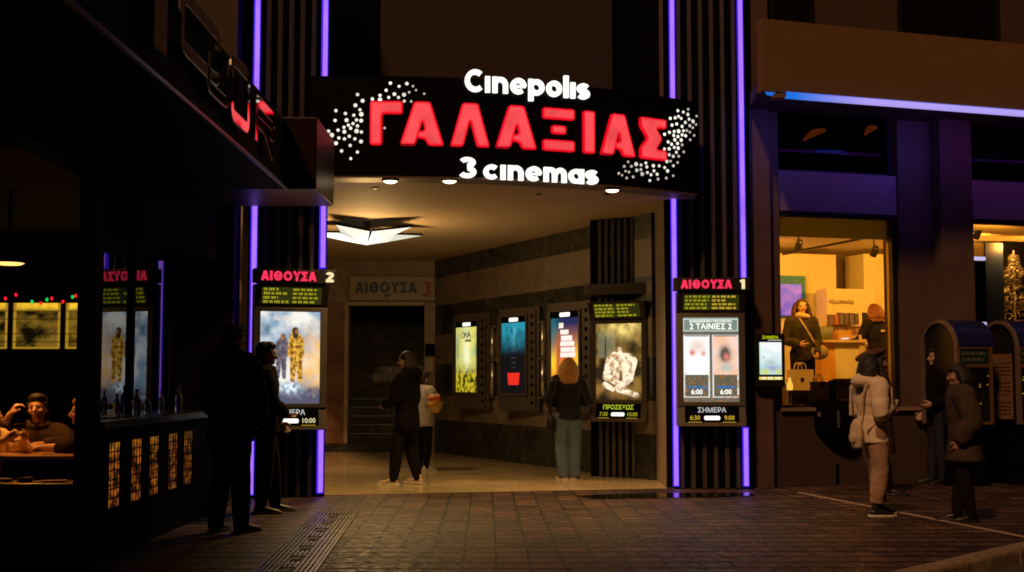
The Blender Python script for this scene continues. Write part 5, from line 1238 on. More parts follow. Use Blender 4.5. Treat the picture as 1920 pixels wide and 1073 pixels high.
def person(label, loc, heading, H, skin=(.42, .25, .17), pose=None, top=None, legs=None, shoes=None, hair=None, group=None, voxel=.0085, hat=None, scarf=None):
    # local frame: facing +y, +x is the person's right hand side, z up; unit = standing height
    P = dict(dz=0.0, lean=(0, 0), head=(0, 0, 0)); P.update(pose or {})
    dz = P['dz']; lx, ly = P['lean']; g = {}
    def up(p):   # lean of everything above the hips
        k = max(0, (p[2]-.52))/.4; return V((p[0]+lx*k, p[1]+ly*k, p[2]+dz-abs(ly)*k*.15))
    hip = {s: V((s*.052, 0, .515+dz)) for s in (-1, 1)}
    knee = {s: V(P.get('knee%+d' % s, (s*.056, .012, .285))) for s in (-1, 1)}
    ank = {s: V(P.get('ank%+d' % s, (s*.056, -.012, .045))) for s in (-1, 1)}
    toe = {s: V(P.get('toe%+d' % s, (s*.16, 1, 0))).normalized() for s in (-1, 1)}
    sh = {s: up((s*.104, -.006, .812)) for s in (-1, 1)}
    elb = {s: V(P.get('elb%+d' % s, tuple(up((s*.138, -.02, .635))))) for s in (-1, 1)}
    wri = {s: V(P.get('wri%+d' % s, tuple(up((s*.140, .035, .485))))) for s in (-1, 1)}
    hy, hp, hr = P['head']; piv = up((0, .0, .875))
    HM = Matrix.Rotation(radians(hy), 3, 'Z') @ Matrix.Rotation(radians(-hp), 3, 'X') @ Matrix.Rotation(radians(hr), 3, 'Y')
    def hd(p): return piv+HM @ (V(p)-V((0, 0, .875)))
    B = MB(); X = (1, 0, 0)
    B.limb([up(p) for p in ((0, 0, .49), (0, 0, .56), (0, .002, .62), (0, .004, .71), (0, -.002, .785), (0, -.006, .825), (0, -.004, .85))],
           [(.080, .055), (.082, .056), (.068, .048), (.082, .056), (.092, .052), (.062, .038), (.032, .03)], X, 18, 3, (0, 0))
    B.limb([up((0, -.006, .83)), up((0, .0, .865)), hd((0, .006, .90))], [(.036, .033), .030, .031], X, 14, 3)
    # head and face
    B.ell(hd((0, -.002, .945)), (.0435, .054, .054), HM, 18, 14)
    B.limb([hd((0, .016, .935)), hd((0, .024, .908)), hd((0, .034, .889))], [(.040, .036), (.034, .030), (.019, .018)], HM @ V(X), 16, 3)
    B.limb([hd((0, .050, .938)), hd((0, .062, .922)), hd((0, .064, .917))], [.0055, .0085, .0095], HM @ V(X), 10, 2)
    B.ell(hd((0, .046, .945)), (.029, .010, .006), HM, 12, 8); B.ell(hd((0, .0495, .9025)), (.0125, .007, .0045), HM, 12, 8); B.ell(hd((0, .0495, .8965)), (.011, .007, .0045), HM, 12, 8); B.ell(hd((0, .047, .882)), (.012, .010, .009), HM, 12, 8)
    for s in (-1, 1):
        B.ell(hd((s*.0445, -.004, .928)), (.007, .013, .019), HM, 10, 8); B.ell(hd((s*.022, .040, .918)), (.014, .012, .012), HM, 12, 8); B.ell(hd((s*.0175, .0475, .9355)), (.0085, .006, .0055), HM, 10, 8)
        # arms
        B.limb([sh[s]+V((-s*.02, 0, .004)), sh[s]+(elb[s]-sh[s])*.25, elb[s], elb[s]+(wri[s]-elb[s])*.35, wri[s]], [.034, .030, .024, .0245, .0165], X, 14, 3)
        f = (wri[s]-elb[s]).normalized(); pn = V(P.get('palm%+d' % s, (-s, .2, 0))); pn = (pn-f*pn.dot(f)).normalized(); sd = f.cross(pn)   # palm normal, side of the hand
        curl = P.get('curl%+d' % s, 28); w = wri[s]
        thumb_side = V(P.get('thumb%+d' % s, (0, 1, .3))); sg_ = 1 if sd.dot(thumb_side) >= 0 else -1; sd = sd*sg_
        B.limb([w-f*.008, w+f*.022, w+f*.050], [(.016, .012), (.0225, .011), (.0225, .0095)], sd, 14, 3)
        for k, (o_, ln) in enumerate(((.017, .040), (.0058, .045), (-.0056, .042), (-.0165, .033))):
            q = w+f*.050+sd*o_; d = f; pts = [q-f*.008, q]; ang = radians(curl*(1+.12*k))
            for seg, frac in enumerate((.45, .32, .26)):
                d = (Matrix.Rotation(ang*(.7 if seg == 0 else 1.0), 3, sd*-1) @ d) if False else (d*cos(ang)+pn*sin(ang)).normalized(); pts.append(pts[-1]+d*ln*frac*1.0); pn_k = None
                ang = ang+radians(curl*.8)
                d0 = f; d = f
            B.limb(pts, [.0058, .0056, .0052, .0047, .0042], sd, 8, 2)
        tb = w+f*.014+sd*.017; td = (f*.62+sd*.62+pn*.35).normalized(); td2 = (f*.85+sd*.15+pn*.5).normalized()
        B.limb([tb, tb+td*.024, tb+td*.024+td2*.026], [.0085, .0068, .005], pn, 9, 3)
        # legs
        B.limb([hip[s]+V((0, 0, .01)), hip[s]+(knee[s]-hip[s])*.3, knee[s], knee[s]+(ank[s]-knee[s])*.3, ank[s]], [.052, .049, .033, .033, .020], X, 14, 3)
        t_ = toe[s]; tr = V((t_.y, -t_.x, 0)); B.limb([ank[s]+V((0, 0, .004)), ank[s]-t_*.012-V((0, 0, .020)), ank[s]+t_*.05-V((0, 0, .026)), ank[s]+t_*.098-V((0, 0, .033))], [.019, (.020, .022), (.024, .014), (.022, .009)], tr, 12, 3)
    B.v = [p*H for p in B.v]
    me = remesh(B, voxel, 2, .45)
    # paint the face
    HI = HM.inverted(); cols = []; dk = (.018, .012, .010)
    for v in me.vertices:
        p = HI @ (v.co/H-piv)+V((0, 0, .875)); c = skin
        c = tuple(x*(.93+.14*noise.noise(v.co*14)) for x in c)
        if p.z > .86 and p.y > .02:
            e = min(sqrt(((abs(p.x)-.0175)/1.5)**2+(p.z-.9355)**2), 1)
            if e < .0045: c = mix(c, dk, .92)
            elif e < .0075: c = mix(c, dk, .35)
            if abs(p.z-.9475-.05*max(0, .02-abs(abs(p.x)-.02))) < .0034 and .006 < abs(p.x) < .031: c = mix(c, dk, .75)
            if abs(p.z-.8995) < .006 and abs(p.x) < .015: c = mix(c, (.36, .10, .08), .6)
            if P.get('beard') and (p.z < .907 and p.z > .875 and not (abs(p.z-.8995) < .006 and abs(p.x) < .013)): c = mix(c, P['beard'], .65)
        cols.append(c)
    a = me.color_attributes.new('Col', 'FLOAT_COLOR', 'POINT'); a.data.foreach_set('color', [x for c in cols for x in (*c[:3], 1)])
    me.name = 'person'; me.materials.append(M_skin)
    root = bpy.data.objects.new('person', me); COL.objects.link(root); root.location = V(loc); root.rotation_euler = (0, 0, heading); tag(root, label, 'person', group)
    vc = voxel*1.15; sd_ = hash(label) % 97
    sd_ = sum(ord(ch) for ch in label) % 97
    # --- trousers
    if legs:
        lo, m_ = legs.get('loose', .012), legs['mat']; hem = legs.get('hem', .0)
        B = MB(); B.limb([up((0, 0, .60)), V((0, 0, .55+dz)), V((0, -.003, .49+dz))], [(.076, .055), (.090, .064), (.088, .066)], X, 18, 3)
        for s in (-1, 1):
            e = ank[s]+(knee[s]-ank[s])*hem
            B.limb([hip[s]+V((0, -.003, .01)), hip[s]+(knee[s]-hip[s])*.35, knee[s], knee[s]+(e-knee[s])*.4, e-V((0, 0, .018 if hem < .05 else 0))], [.056+lo*.4, .052+lo*.6, .036+lo, .035+lo*1.1, .024+lo*legs.get('cuff', 1.2)], X, 14, 4, (1, .2))
        B.v = [p*H for p in B.v]; t = remesh(B, vc, 2); wrinkle(t, legs.get('wr', .007), 9, sd_, 1.2); attach('trousers', t, m_, root)
    # --- shoes
    if shoes:
        for s in (-1, 1):
            t_ = toe[s]; tr = V((t_.y, -t_.x, 0)); q = V((ank[s].x, ank[s].y, ank[s].z-.045)); hi_ = shoes.get('shaft', .05)
            B = MB(); B.limb([q-t_*.020+V((0, 0, .026)), q+t_*.02+V((0, 0, .028)), q+t_*.065+V((0, 0, .021)), q+t_*.108+V((0, 0, .015))], [(.024, .021), (.027, .024), (.029, .017), (.023, .011)], tr, 14, 3)
            B.limb([q-t_*.004+V((0, 0, .03)), q-t_*.003+V((0, 0, .045+hi_*.2)), ank[s]+(knee[s]-ank[s])*max(0, (hi_-.045)/.24)*1.0+V((0, 0, .012))], [.026, .0265, .028], tr, 14, 3, (1, .2))
            B.v = [p*H for p in B.v]; so_ = attach('shoe', remesh(B, .008, 2), shoes['mat'], root)
            B = MB(); out = [(-.047, -.018), (-.047, .018), (-.02, .028), (.05, .031), (.105, .026), (.130, .010), (.130, -.010), (.105, -.026), (.05, -.031), (-.02, -.028)]
            B.prism(list(reversed(out)), lambda x, y, d: (q+t_*x+tr*y+V((0, 0, d)))*H, .0008, .014); o_ = B.build('sole', shoes.get('sole', shoes['mat']), so_, world=False, bevel=.004)
    # --- jacket or coat
    if top:
        hem, th, fl, m_ = top.get('hem', .47), top.get('thick', .016), top.get('flare', 0), top['mat']; cuff = top.get('cuff', .97)
        zs = [.835, .80, .75, .70, .63, .57, .52]; rs = [(.058, .044), (.100, .056), (.102, .066), (.094, .065), (.084, .061), (.088, .063), (.092, .066)]
        pts, rad = [], []
        for z, r in zip(zs, rs):
            if z >= hem: pts.append(up((0, -.002, z))); rad.append((r[0]+th*.9, r[1]+th))
        z = min(zs[len(pts)-1], .52)
        while z > hem+.001:
            z = max(hem, z-.06); k = (.52-z)/.3; pts.append(V((lx*0, -.002, z+dz))); rad.append((.092+th+fl*k, .067+th+fl*k*.85))
        B = MB(); B.limb(pts, rad, X, 22, 3, (.6, .12))
        for s in (-1, 1):
            e = elb[s]+(wri[s]-elb[s])*cuff; st_ = top.get('sleeve', .0)
            B.limb([sh[s]+V((-s*.035, 0, .002)), sh[s]+V((0, 0, -.008)), sh[s]+(elb[s]-sh[s])*.4, elb[s], elb[s]+(e-elb[s])*.5, e], [.038+th*.6, .041+th*.8+st_, .037+th*.8+st_, .032+th*.8+st_, .029+th*.8+st_, .023+th*.8+st_*.6], X, 14, 3, (1, .3))
        if top.get('collar'):
            ck = top['collar']; R_ = [up((.047*cos(2*pi*k/16), -.004+.046*sin(2*pi*k/16), .838+.018*ck*(1.3-sin(2*pi*k/16)))) for k in range(16)]
            B.tube(R_+[R_[0]], .016*ck+.006, 8, False)
        if top.get('hood'):
            B.limb([up((-.07, -.045, .835)), up((0, -.088, .835)), up((.07, -.045, .835))], [(.030, .026), (.042, .040), (.030, .026)], (0, 0, 1), 14, 4); B.limb([up((-.06, -.02, .852)), up((0, -.07, .862)), up((.06, -.02, .852))], [.020, .026, .020], (0, 0, 1), 12, 4)
        B.v = [p*H for p in B.v]; t = remesh(B, vc, 2)
        if top.get('quilt'):
            for v in t.vertices:
                v.co = v.co+v.normal*(.0035*abs(sin(v.co.z/H*pi/.062+1.2*noise.noise(v.co*4)))-.001)
        wrinkle(t, top.get('wr', .009), 7.5, sd_, 1.2); attach(top.get('name', 'coat'), t, m_, root)
    # --- hair
    if hair:
        st_, m_ = hair['style'], hair['mat']; B = MB(); wr_ = .003
        B.ell(hd((0, -.016, .957) if st_ == 'short' else (0, -.010, .954)), (.0485, .053, .051) if st_ == 'short' else (.050, .056, .053), HM, 18, 14)
        if st_ == 'short':
            B.ell(hd((0, -.034, .925)), (.044, .032, .045), HM, 16, 12); B.ell(hd((0, .013, .982)), (.0435, .041, .027), HM, 16, 12)
            for s in (-1, 1): B.limb([hd((s*.045, .012, .955)), hd((s*.046, .010, .930))], [.009, .006], HM @ V((0, 1, 0)), 8, 2)
        else:
            ln = hair.get('len', .80); vol = hair.get('vol', 1.0); wr_ = hair.get('wr', .006)
            B.ell(hd((0, -.026, .93)), (.053*vol, .050*vol, .065), HM, 16, 12)
            nst = 13
            for k in range(nst):
                a = radians(-8+196*k/(nst-1)) if hair.get('front') else radians(8+164*k/(nst-1)); dx, dy = cos(a), -sin(a)
                p0 = hd((dx*.040, dy*.045-.004, .965)); p1 = hd((dx*.053*vol, dy*.056*vol-.006, .925)); e = up((dx*.062*vol, dy*.060*vol-.012+(.012 if hair.get('front') and k in (0, nst-1) else 0), ln)); p2 = (p1+e)/2+V((dx*.006*vol, dy*.006*vol, 0))
                B.limb([p0, p1, p2, e+V((dx*.004, dy*.004, 0))], [.016, .019*vol, .019*vol, .011*vol], (0, 0, 1), 9, 3)
            if hair.get('fringe'): B.limb([hd((-.034, .040, .972)), hd((0, .050, .976)), hd((.034, .040, .972))], [.012, .013, .012], HM @ V((0, 0, 1)), 10, 3)
        B.v = [p*H for p in B.v]; t = remesh(B, .0085, 1, .4)
        wrinkle(t, wr_, hair.get('scale', 42), sd_, .45 if st_ != 'curly' else 1.0); attach('hair', t, m_, root)
    if hat:
        B = MB(); c = V(hat.get('off', (0, -.02, .99))); R2 = HM @ Matrix.Rotation(radians(hat.get('tilt', 18)), 3, 'X'); B.ell(hd(c), hat.get('r', (.075, .085, .030)), R2, 20, 12); B.ell(hd((0, -.006, .972)), (.053, .060, .030), HM, 18, 10)
        B.v = [p*H for p in B.v]; t = remesh(B, .009, 2); wrinkle(t, .005, 20, sd_); attach('hat', t, hat['mat'], root)
    if scarf:
        B = MB(); R_ = [up((.050*cos(2*pi*k/16), .002+.050*sin(2*pi*k/16), .852+.008*sin(4*pi*k/16))) for k in range(16)]; B.tube(R_+[R_[0]], .024, 10, False); B.v = [p*H for p in B.v]; t = remesh(B, .01, 2); wrinkle(t, .008, 24, sd_); attach('scarf', t, scarf, root)
    return root
def face_to(dx, dy): return atan2(-dx, dy)   # heading that turns local +y to (dx,dy)
def wpt(root, H, p): return root.matrix_basis @ (V(p)*H)

C_black = cloth('black outer cloth', (.0035, .0032, .0035), .9); C_black2 = cloth('black wool', (.008, .007, .007), .95); C_leather = mat('black leather', (.010, .009, .009), .5, var=.3, scale=12, bump=.3, bscale=60, spec=.3)
C_jeans = cloth('washed blue denim', (.115, .17, .25), .85, var=.35); C_dkjeans = cloth('dark denim', (.018, .022, .035), .85)
C_white = cloth('off white puffer nylon', (.74, .62, .47), .55, var=.08, bump=.1); C_beige = cloth('beige trousers cloth', (.36, .24, .16), .8); C_tweed = cloth('brown grey tweed', (.058, .042, .034), .95, var=.6, bump=.5, bs=240)
C_dkbrown = cloth('dark brown wool', (.055, .030, .022), .9); C_grey = cloth('pale grey sweatshirt', (.38, .35, .33), .85); C_shoe = mat('black shoe', (.012, .012, .012), .4); C_sole = mat('white sole', (.62, .58, .52), .6); C_tan = cloth('tan canvas shoe', (.50, .36, .24), .8)
H_black = mat('black hair', (.008, .007, .006), .65, var=.4, scale=30); H_brown = mat('dark brown hair', (.020, .011, .007), .7, var=.4, scale=30); H_blonde = mat('dyed blonde hair', (.52, .25, .05), .55, var=.45, scale=26); H_red = mat('curly auburn hair', (.20, .065, .022), .55, var=.5, scale=30); H_curl = mat('dark curly hair', (.045, .016, .008), .5, var=.5, scale=30); H_fair = mat('fair brown hair', (.22, .12, .05), .5, var=.4, scale=30)

# -- the two men by the bar
p = gnd(429, 999); person('tall man all in black seen from behind beside the bar corner', p, face_to(.45, .9), 1.86, pose={'head': (-12, 6, 0), 'elb-1': (-.150, .015, .635), 'wri-1': (-.085, .10, .54), 'elb+1': (.150, .015, .635), 'wri+1': (.085, .10, .54), 'ank-1': (-.066, -.02, .045), 'ank+1': (.066, .01, .045), 'palm-1': (1, 0, .2), 'palm+1': (-1, 0, .2)},
    top=dict(mat=C_black, hem=.44, thick=.030, flare=.02, collar=1.2, hood=1, wr=.014), legs=dict(mat=C_black2, loose=.012, cuff=1.2), shoes=dict(mat=C_shoe), hair=dict(style='short', mat=H_black))
p = gnd(494, 962); person('bearded man in dark clothes and sneakers holding out one hand by the poster display', p, face_to(.85, .18), 1.76, pose={'head': (10, 4, 0), 'elb+1': (.135, .04, .64), 'wri+1': (.075, .115, .585), 'elb-1': (-.14, -.01, .635), 'wri-1': (-.13, .09, .52), 'palm+1': (0, 0, 1), 'curl+1': 35, 'ank-1': (-.058, .07, .045), 'ank+1': (.058, -.02, .045), 'knee-1': (-.058, .05, .285), 'beard': (.30, .27, .25)}, skin=(.48, .33, .25),
    top=dict(mat=C_black, hem=.47, thick=.020, collar=1, wr=.012), legs=dict(mat=C_black2, loose=.010, cuff=1.0), shoes=dict(mat=C_shoe, sole=mat('grey sole', (.22, .20, .18), .6)), hair=dict(style='short', mat=H_black))
# -- lobby
p = gnd(762, 909); pc = person('person in long dark hooded coat and pale sneakers facing the stairs in the lobby', p, face_to(-.92, .30), 1.75, pose={'head': (14, 8, 0), 'elb-1': (-.135, .05, .64), 'wri-1': (-.07, .15, .60), 'elb+1': (.145, .0, .635), 'wri+1': (.12, .08, .50), 'ank-1': (-.05, .085, .045), 'ank+1': (.05, -.075, .050), 'knee-1': (-.052, .055, .287), 'knee+1': (.052, -.005, .285)},
    top=dict(mat=C_black, hem=.41, thick=.020, flare=.035, hood=1, collar=1.0, sleeve=.002, wr=.014), legs=dict(mat=C_black2, loose=.012, cuff=.7), shoes=dict(mat=C_tan, sole=C_sole), hair=dict(style='bob', mat=H_brown, len=.87, vol=.95))
p = gnd(794, 884); pd_ = person('shorter person in pale grey top half hidden behind the long dark coat', p, face_to(.55, .5), 1.50, pose={'head': (0, 6, 0), 'elb+1': (.15, .03, .64), 'wri+1': (.15, .075, .665), 'palm+1': (-1, .2, 0), 'curl+1': 45},
    top=dict(mat=C_grey, hem=.46, thick=.028, flare=.02, wr=.012), legs=dict(mat=C_black2, loose=.006, cuff=.6), shoes=dict(mat=cloth('white canvas', (.60, .56, .50)), sole=C_sole), hair=dict(style='short', mat=H_brown))
bq_ = at(814, 757, 18.9); t = thing('popcorn_bucket', 'orange and yellow paper popcorn bucket held at the edge of the dark coat', 'popcorn bucket', bq_+V((0, 0, -.13)))
m1 = MB(); m1.lathe([(.068, 0), (.092, .24), (.086, .24), (.060, .01)], 20); m1.build('bucket', mat('amber printed paper', (.70, .42, .08), .5, var=.5, scale=9), t, world=False, smooth=True)
m1 = MB(); m1.lathe([(.088, .172), (.0945, .245), (.0905, .245), (.084, .172)], 20); m1.build('orange_band', mat('orange paper band', (.72, .17, .04), .5), t, world=False, smooth=True)
m1 = MB(); rnd = random.Random(2)
for k in range(26): a = rnd.random()*6.28; r = rnd.random()**.5*.07; m1.ell((r*cos(a), r*sin(a), .235+rnd.random()*.03), (.016, .015, .014), None, 7, 5)
tag(m1.build('popcorn', mat('popcorn', (.78, .64, .34), .8), t, world=False), kind='stuff')
p = gnd(1066, 899); pb = person('blonde person in black leather jacket and blue jeans seen from behind', p, face_to(-.10, 1), 1.685, pose={'head': (0, -4, 0), 'elb-1': (-.155, .03, .645), 'wri-1': (-.05, .145, .63), 'elb+1': (.165, .02, .645), 'wri+1': (.07, .14, .65), 'palm-1': (.5, 0, 1), 'palm+1': (-.5, 0, 1), 'curl-1': 40, 'curl+1': 40, 'ank-1': (-.042, -.02, .045), 'ank+1': (.048, -.01, .045), 'toe-1': (-.3, 1, 0), 'toe+1': (.75, 1, 0)},
    top=dict(mat=C_leather, hem=.50, thick=.020, collar=1, wr=.014), legs=dict(mat=C_jeans, loose=.018, cuff=1.3, wr=.010), shoes=dict(mat=cloth('pink beige sneaker', (.52, .33, .24)), sole=C_sole), hair=dict(style='long', mat=H_blonde, len=.80, vol=1.12, wr=.010))
sgm = MB(); sgm.tube([wpt(pb, 1.685, (.043*cos(a), .052*sin(a)-.004, .972)) for a in [pi*(-.05+1.1*k/14) for k in range(15)]], .007, 8)
B_ = MB(); q0 = wpt(pb, 1.685, (-.150, -.015, .45)); hb = thing('shoulder_bag', 'black shoulder bag hanging at the side of the blonde person', 'bag', q0-V((0, 0, .14)), pb.rotation_euler.z)
m1 = MB(); m1.ell((0, 0, .14), (.055, .13, .15), None, 16, 12); m1.build('bag_body', C_leather, hb, world=False, smooth=True)
m1 = MB(); m1.tube([wpt(pb, 1.685, q) for q in ((-.155, .03, .53), (-.160, .03, .66), (-.118, .02, .79), (-.085, -.0, .862), (-.10, -.055, .80), (-.140, -.06, .66), (-.150, -.05, .53))], .011, 8); m1.build('strap', C_leather, hb)
# -- right group
p = gnd(1640, 968); pf = person('woman in off white puffer jacket and beige trousers holding a paper wrap', p, face_to(.92, .25), 1.63, pose={'head': (6, 6, 0), 'elb+1': (.140, -.03, .635), 'wri+1': (.055, .090, .665), 'elb-1': (-.140, -.02, .64), 'wri-1': (-.035, .095, .672), 'palm+1': (-1, .0, .3), 'palm-1': (1, 0, .3), 'curl+1': 50, 'curl-1': 50, 'ank+1': (.05, -.02, .045), 'ank-1': (-.05, .07, .045), 'knee-1': (-.052, .05, .285), 'lean': (0, -.012)},
    top=dict(name='puffer_jacket', mat=C_white, hem=.455, thick=.019, flare=.012, hood=1, collar=1.1, sleeve=.003, quilt=1, wr=.016), legs=dict(mat=C_beige, loose=.014, cuff=1.3, hem=.16, wr=.012), shoes=dict(mat=C_shoe, sole=C_sole, shaft=.075), hair=dict(style='long', mat=H_black, len=.74, vol=1.05, front=1))
q0 = wpt(pf, 1.63, (.0, .140, .682)); t = thing('paper_wrap', 'crumpled pale paper wrap in the hands of the woman in the puffer jacket', 'food wrap', q0-V((0, 0, .07)))
m1 = MB(); m1.lathe([(.028, 0), (.050, .06), (.066, .12), (.060, .13), (.03, .10)], 14)
for i, v in enumerate(m1.v): m1.v[i] = v+V((noise.noise(v*30), noise.noise(v*30+V((5, 0, 0))), 0))*.012
m1.build('paper', mat('waxed white paper', (.62, .52, .42), .7), t, world=False, smooth=True); m1 = MB(); m1.lathe([(.052, .115), (.045, .145), (.02, .158), (.001, .160)], 12); m1.build('filling', C_dkbrown, t, world=False, smooth=True)
q0 = wpt(pf, 1.63, (.035, -.145, .535)); t = thing('backpack', 'small cream backpack worn low on the back of the puffer jacket', 'backpack', q0-V((0, 0, .18)), pf.rotation_euler.z)
B_ = MB(); B_.limb([(0, .02, .02), (0, .015, .11), (0, .02, .22), (0, .03, .27)], [(.085, .04), (.10, .05), (.09, .042), (.06, .03)], X_ if False else (1, 0, 0), 18, 3); me = remesh(B_, .012, 3); wrinkle(me, .006, 12, 3); attach('pack_body', me, cloth('cream backpack canvas', (.56, .45, .33), .7), t)
m1 = MB(); m1.ell((0, -.030, .10), (.062, .018, .06), None, 14, 10); m1.build('pocket', cloth('cream backpack canvas', (.56, .45, .33), .7), t, world=False, smooth=True)
for s in (-1, 1):
    m1 = MB(); m1.tube([wpt(pf, 1.63, q) for q in ((s*.06, -.12, .62), (s*.085, -.10, .80), (s*.085, -.01, .865), (s*.085, .085, .79), (s*.10, .075, .66), (s*.08, -.09, .53))], .011, 8); m1.build('strap', cloth('cream backpack canvas', (.56, .45, .33), .7), t)
p = gnd(1652, 928); p.z = 0; person('person in dark brown coat and slouchy beret behind the puffer jacket', p, face_to(.86, -.1), 1.70, pose={'head': (0, 4, 0), 'elb+1': (.14, -.02, .64), 'wri+1': (.08, .07, .60), 'elb-1': (-.14, -.02, .64), 'wri-1': (-.06, .08, .60), 'ank+1': (.05, .05, .045)},
    top=dict(mat=C_dkbrown, hem=.30, thick=.024, flare=.03, collar=1.1), legs=dict(mat=C_black2, loose=.006, cuff=.7), shoes=dict(mat=C_shoe, shaft=.12), hair=dict(style='long', mat=H_brown, len=.80, front=1), hat=dict(mat=cloth('brown felt', (.09, .050, .032), .95), off=(0, -.060, .985), r=(.085, .115, .036), tilt=24))
p = gnd(1762, 908); ph = person('man with short dark hair in black jacket and jeans by the arched kiosk', p, face_to(-.98, -.10), 1.80, pose={'head': (0, 0, 0), 'elb+1': (.145, -.02, .635), 'wri+1': (.12, .07, .52), 'elb-1': (-.14, -.02, .635), 'wri-1': (-.10, .085, .59), 'palm-1': (1, 0, .3), 'palm+1': (-1, .0, .3), 'ank+1': (.058, .03, .045)}, skin=(.46, .29, .20),
    top=dict(mat=C_black, hem=.50, thick=.016, collar=.9, wr=.01), legs=dict(mat=C_dkjeans, loose=.010, cuff=1.0), shoes=dict(mat=C_shoe), hair=dict(style='short', mat=H_black))
p = gnd(1811, 978); pt = person('woman with black bob in brown grey tweed coat and boots at the far right', p, face_to(-.93, .22), 1.53, pose={'head': (4, 10, 0), 'elb+1': (.140, -.045, .645), 'wri+1': (.125, .03, .51), 'elb-1': (-.140, -.04, .645), 'wri-1': (-.12, .035, .51), 'ank+1': (.052, .05, .045), 'ank-1': (-.05, -.03, .045), 'lean': (0, .02)},
    top=dict(mat=C_tweed, hem=.385, thick=.034, flare=.050, collar=1.2, sleeve=.008, wr=.012), legs=dict(mat=C_black2, loose=.010, cuff=.9), shoes=dict(mat=C_shoe, shaft=.15), hair=dict(style='bob', mat=H_black, len=.862, vol=1.15, fringe=1))
# -- in the shop
sx, _ = rm(1504, 640, -1.7); p = rw(sx, -1.7, zf); pj = person('woman with long curly dark hair standing inside the shop, facing the street', p, face_to(.12, -1), 1.66, pose={'head': (-8, 2, 0), 'elb+1': (.145, -.0, .635), 'wri+1': (.06, .115, .60), 'palm+1': (-1, 0, .2), 'curl+1': 45, 'elb-1': (-.14, .01, .635), 'wri-1': (-.10, .10, .52), 'curl-1': 60}, skin=(.55, .33, .21),
    top=dict(mat=cloth('dark green brown jacket', (.035, .030, .020), .8), hem=.46, thick=.010, flare=.012, collar=.8, wr=.012), legs=dict(mat=C_black2), shoes=dict(mat=C_shoe), hair=dict(style='curly', mat=H_curl, len=.72, vol=1.15, wr=.016, front=1), scarf=cloth('cream scarf', (.50, .40, .26)))
m1 = MB(); m1.tube([wpt(pj, 1.66, q) for q in ((.045, .03, .85), (.0, .103, .74), (-.07, .108, .62), (-.12, .06, .55))], .012, 8); cbag = thing('crossbody_bag', 'beige bag with long strap worn across the woman in the shop', 'bag', wpt(pj, 1.66, (-.14, .05, .48))); m1.build('strap', cloth('beige strap', (.42, .32, .19)), cbag)
m1 = MB(); q0 = wpt(pj, 1.66, (-.135, .065, .53)); m1.ell(q0, (.13, .06, .11), None, 16, 10); m1.build('bag_body', cloth('beige bag canvas', (.28, .23, .14)), cbag, smooth=True)
sx, _ = rm(1646, 640, -2.3); p = rw(sx, -2.3, zf); pk = person('curly haired shop staff member in black, back to the window, leaning to the counter', p, face_to(-.55, .83), 1.66, pose={'head': (8, 4, 0), 'elb-1': (-.165, .07, .66), 'wri-1': (-.15, .21, .62), 'elb+1': (.14, .05, .635), 'wri+1': (.09, .17, .60), 'lean': (-.02, .03)}, skin=(.5, .3, .2),
    top=dict(name='shirt', mat=cloth('black work shirt', (.014, .013, .014), .8), hem=.48, thick=.014, wr=.01), legs=dict(mat=C_black2), shoes=dict(mat=C_shoe), hair=dict(style='curly', mat=H_red, len=.84, vol=1.22, wr=.018, scale=34))
m1 = MB(); bz = [wpt(pk, 1.66, (x, -.0845-(.004 if abs(x) < .04 else 0), z)) for x, z in ((-.055, .735), (.055, .735), (.055, .752), (-.055, .752))]; m1.face(bz); m1.build('back_print', mat('cream print', (.70, .62, .48), .7), pk)
# -- in the bar
p = at(72, 900, 11.25); p.z = .02
pl = person('dark haired man at the bar table, one hand raised to his ear, facing out', p, face_to(.16, -1), 1.76, skin=(.60, .36, .22), voxel=.0075, pose={'dz': -.30, 'head': (-6, -4, 4), 'knee-1': (-.07, .23, .285), 'knee+1': (.07, .23, .285), 'ank-1': (-.07, .21, .045), 'ank+1': (.07, .21, .045),
    'elb+1': (.215, .06, .45), 'wri+1': (.125, .075, .598), 'palm+1': (-1, -.2, 0), 'curl+1': 40, 'elb-1': (-.16, .10, .445), 'wri-1': (-.02, .205, .452), 'palm-1': (0, 0, -1), 'curl-1': 22, 'thumb-1': (.2, -.5, .3), 'lean': (0, .05), 'beard': (.10, .055, .035)},
    top=dict(mat=cloth('charcoal brown sweater', (.045, .028, .020), .9), hem=.5, thick=.016, collar=.8, cuff=.72), legs=dict(mat=C_black2), shoes=dict(mat=C_shoe), hair=dict(style='short', mat=H_black))
p = at(-40, 900, 10.72); p.z = .02
pm = person('person in cream top at the left edge of the bar table, hands raised', p, face_to(.95, -.25), 1.70, skin=(.62, .38, .24), pose={'dz': -.30, 'head': (10, 2, 0), 'knee-1': (-.07, .23, .285), 'knee+1': (.07, .23, .285), 'ank-1': (-.07, .21, .045), 'ank+1': (.07, .21, .045),
    'elb+1': (.15, .11, .445), 'wri+1': (.075, .20, .51), 'palm+1': (-1, 0, .3), 'curl+1': 40, 'elb-1': (-.14, .11, .445), 'wri-1': (-.05, .215, .50), 'palm-1': (1, 0, .3), 'curl-1': 35, 'lean': (0, .05)},
    top=dict(mat=cloth('cream knit', (.62, .48, .28), .85), hem=.5, thick=.020, cuff=.62, collar=1), legs=dict(mat=C_black2), shoes=dict(mat=C_shoe), hair=dict(style='bob', mat=H_fair, len=.86))
p = at(172, 900, 11.0); p.z = .02
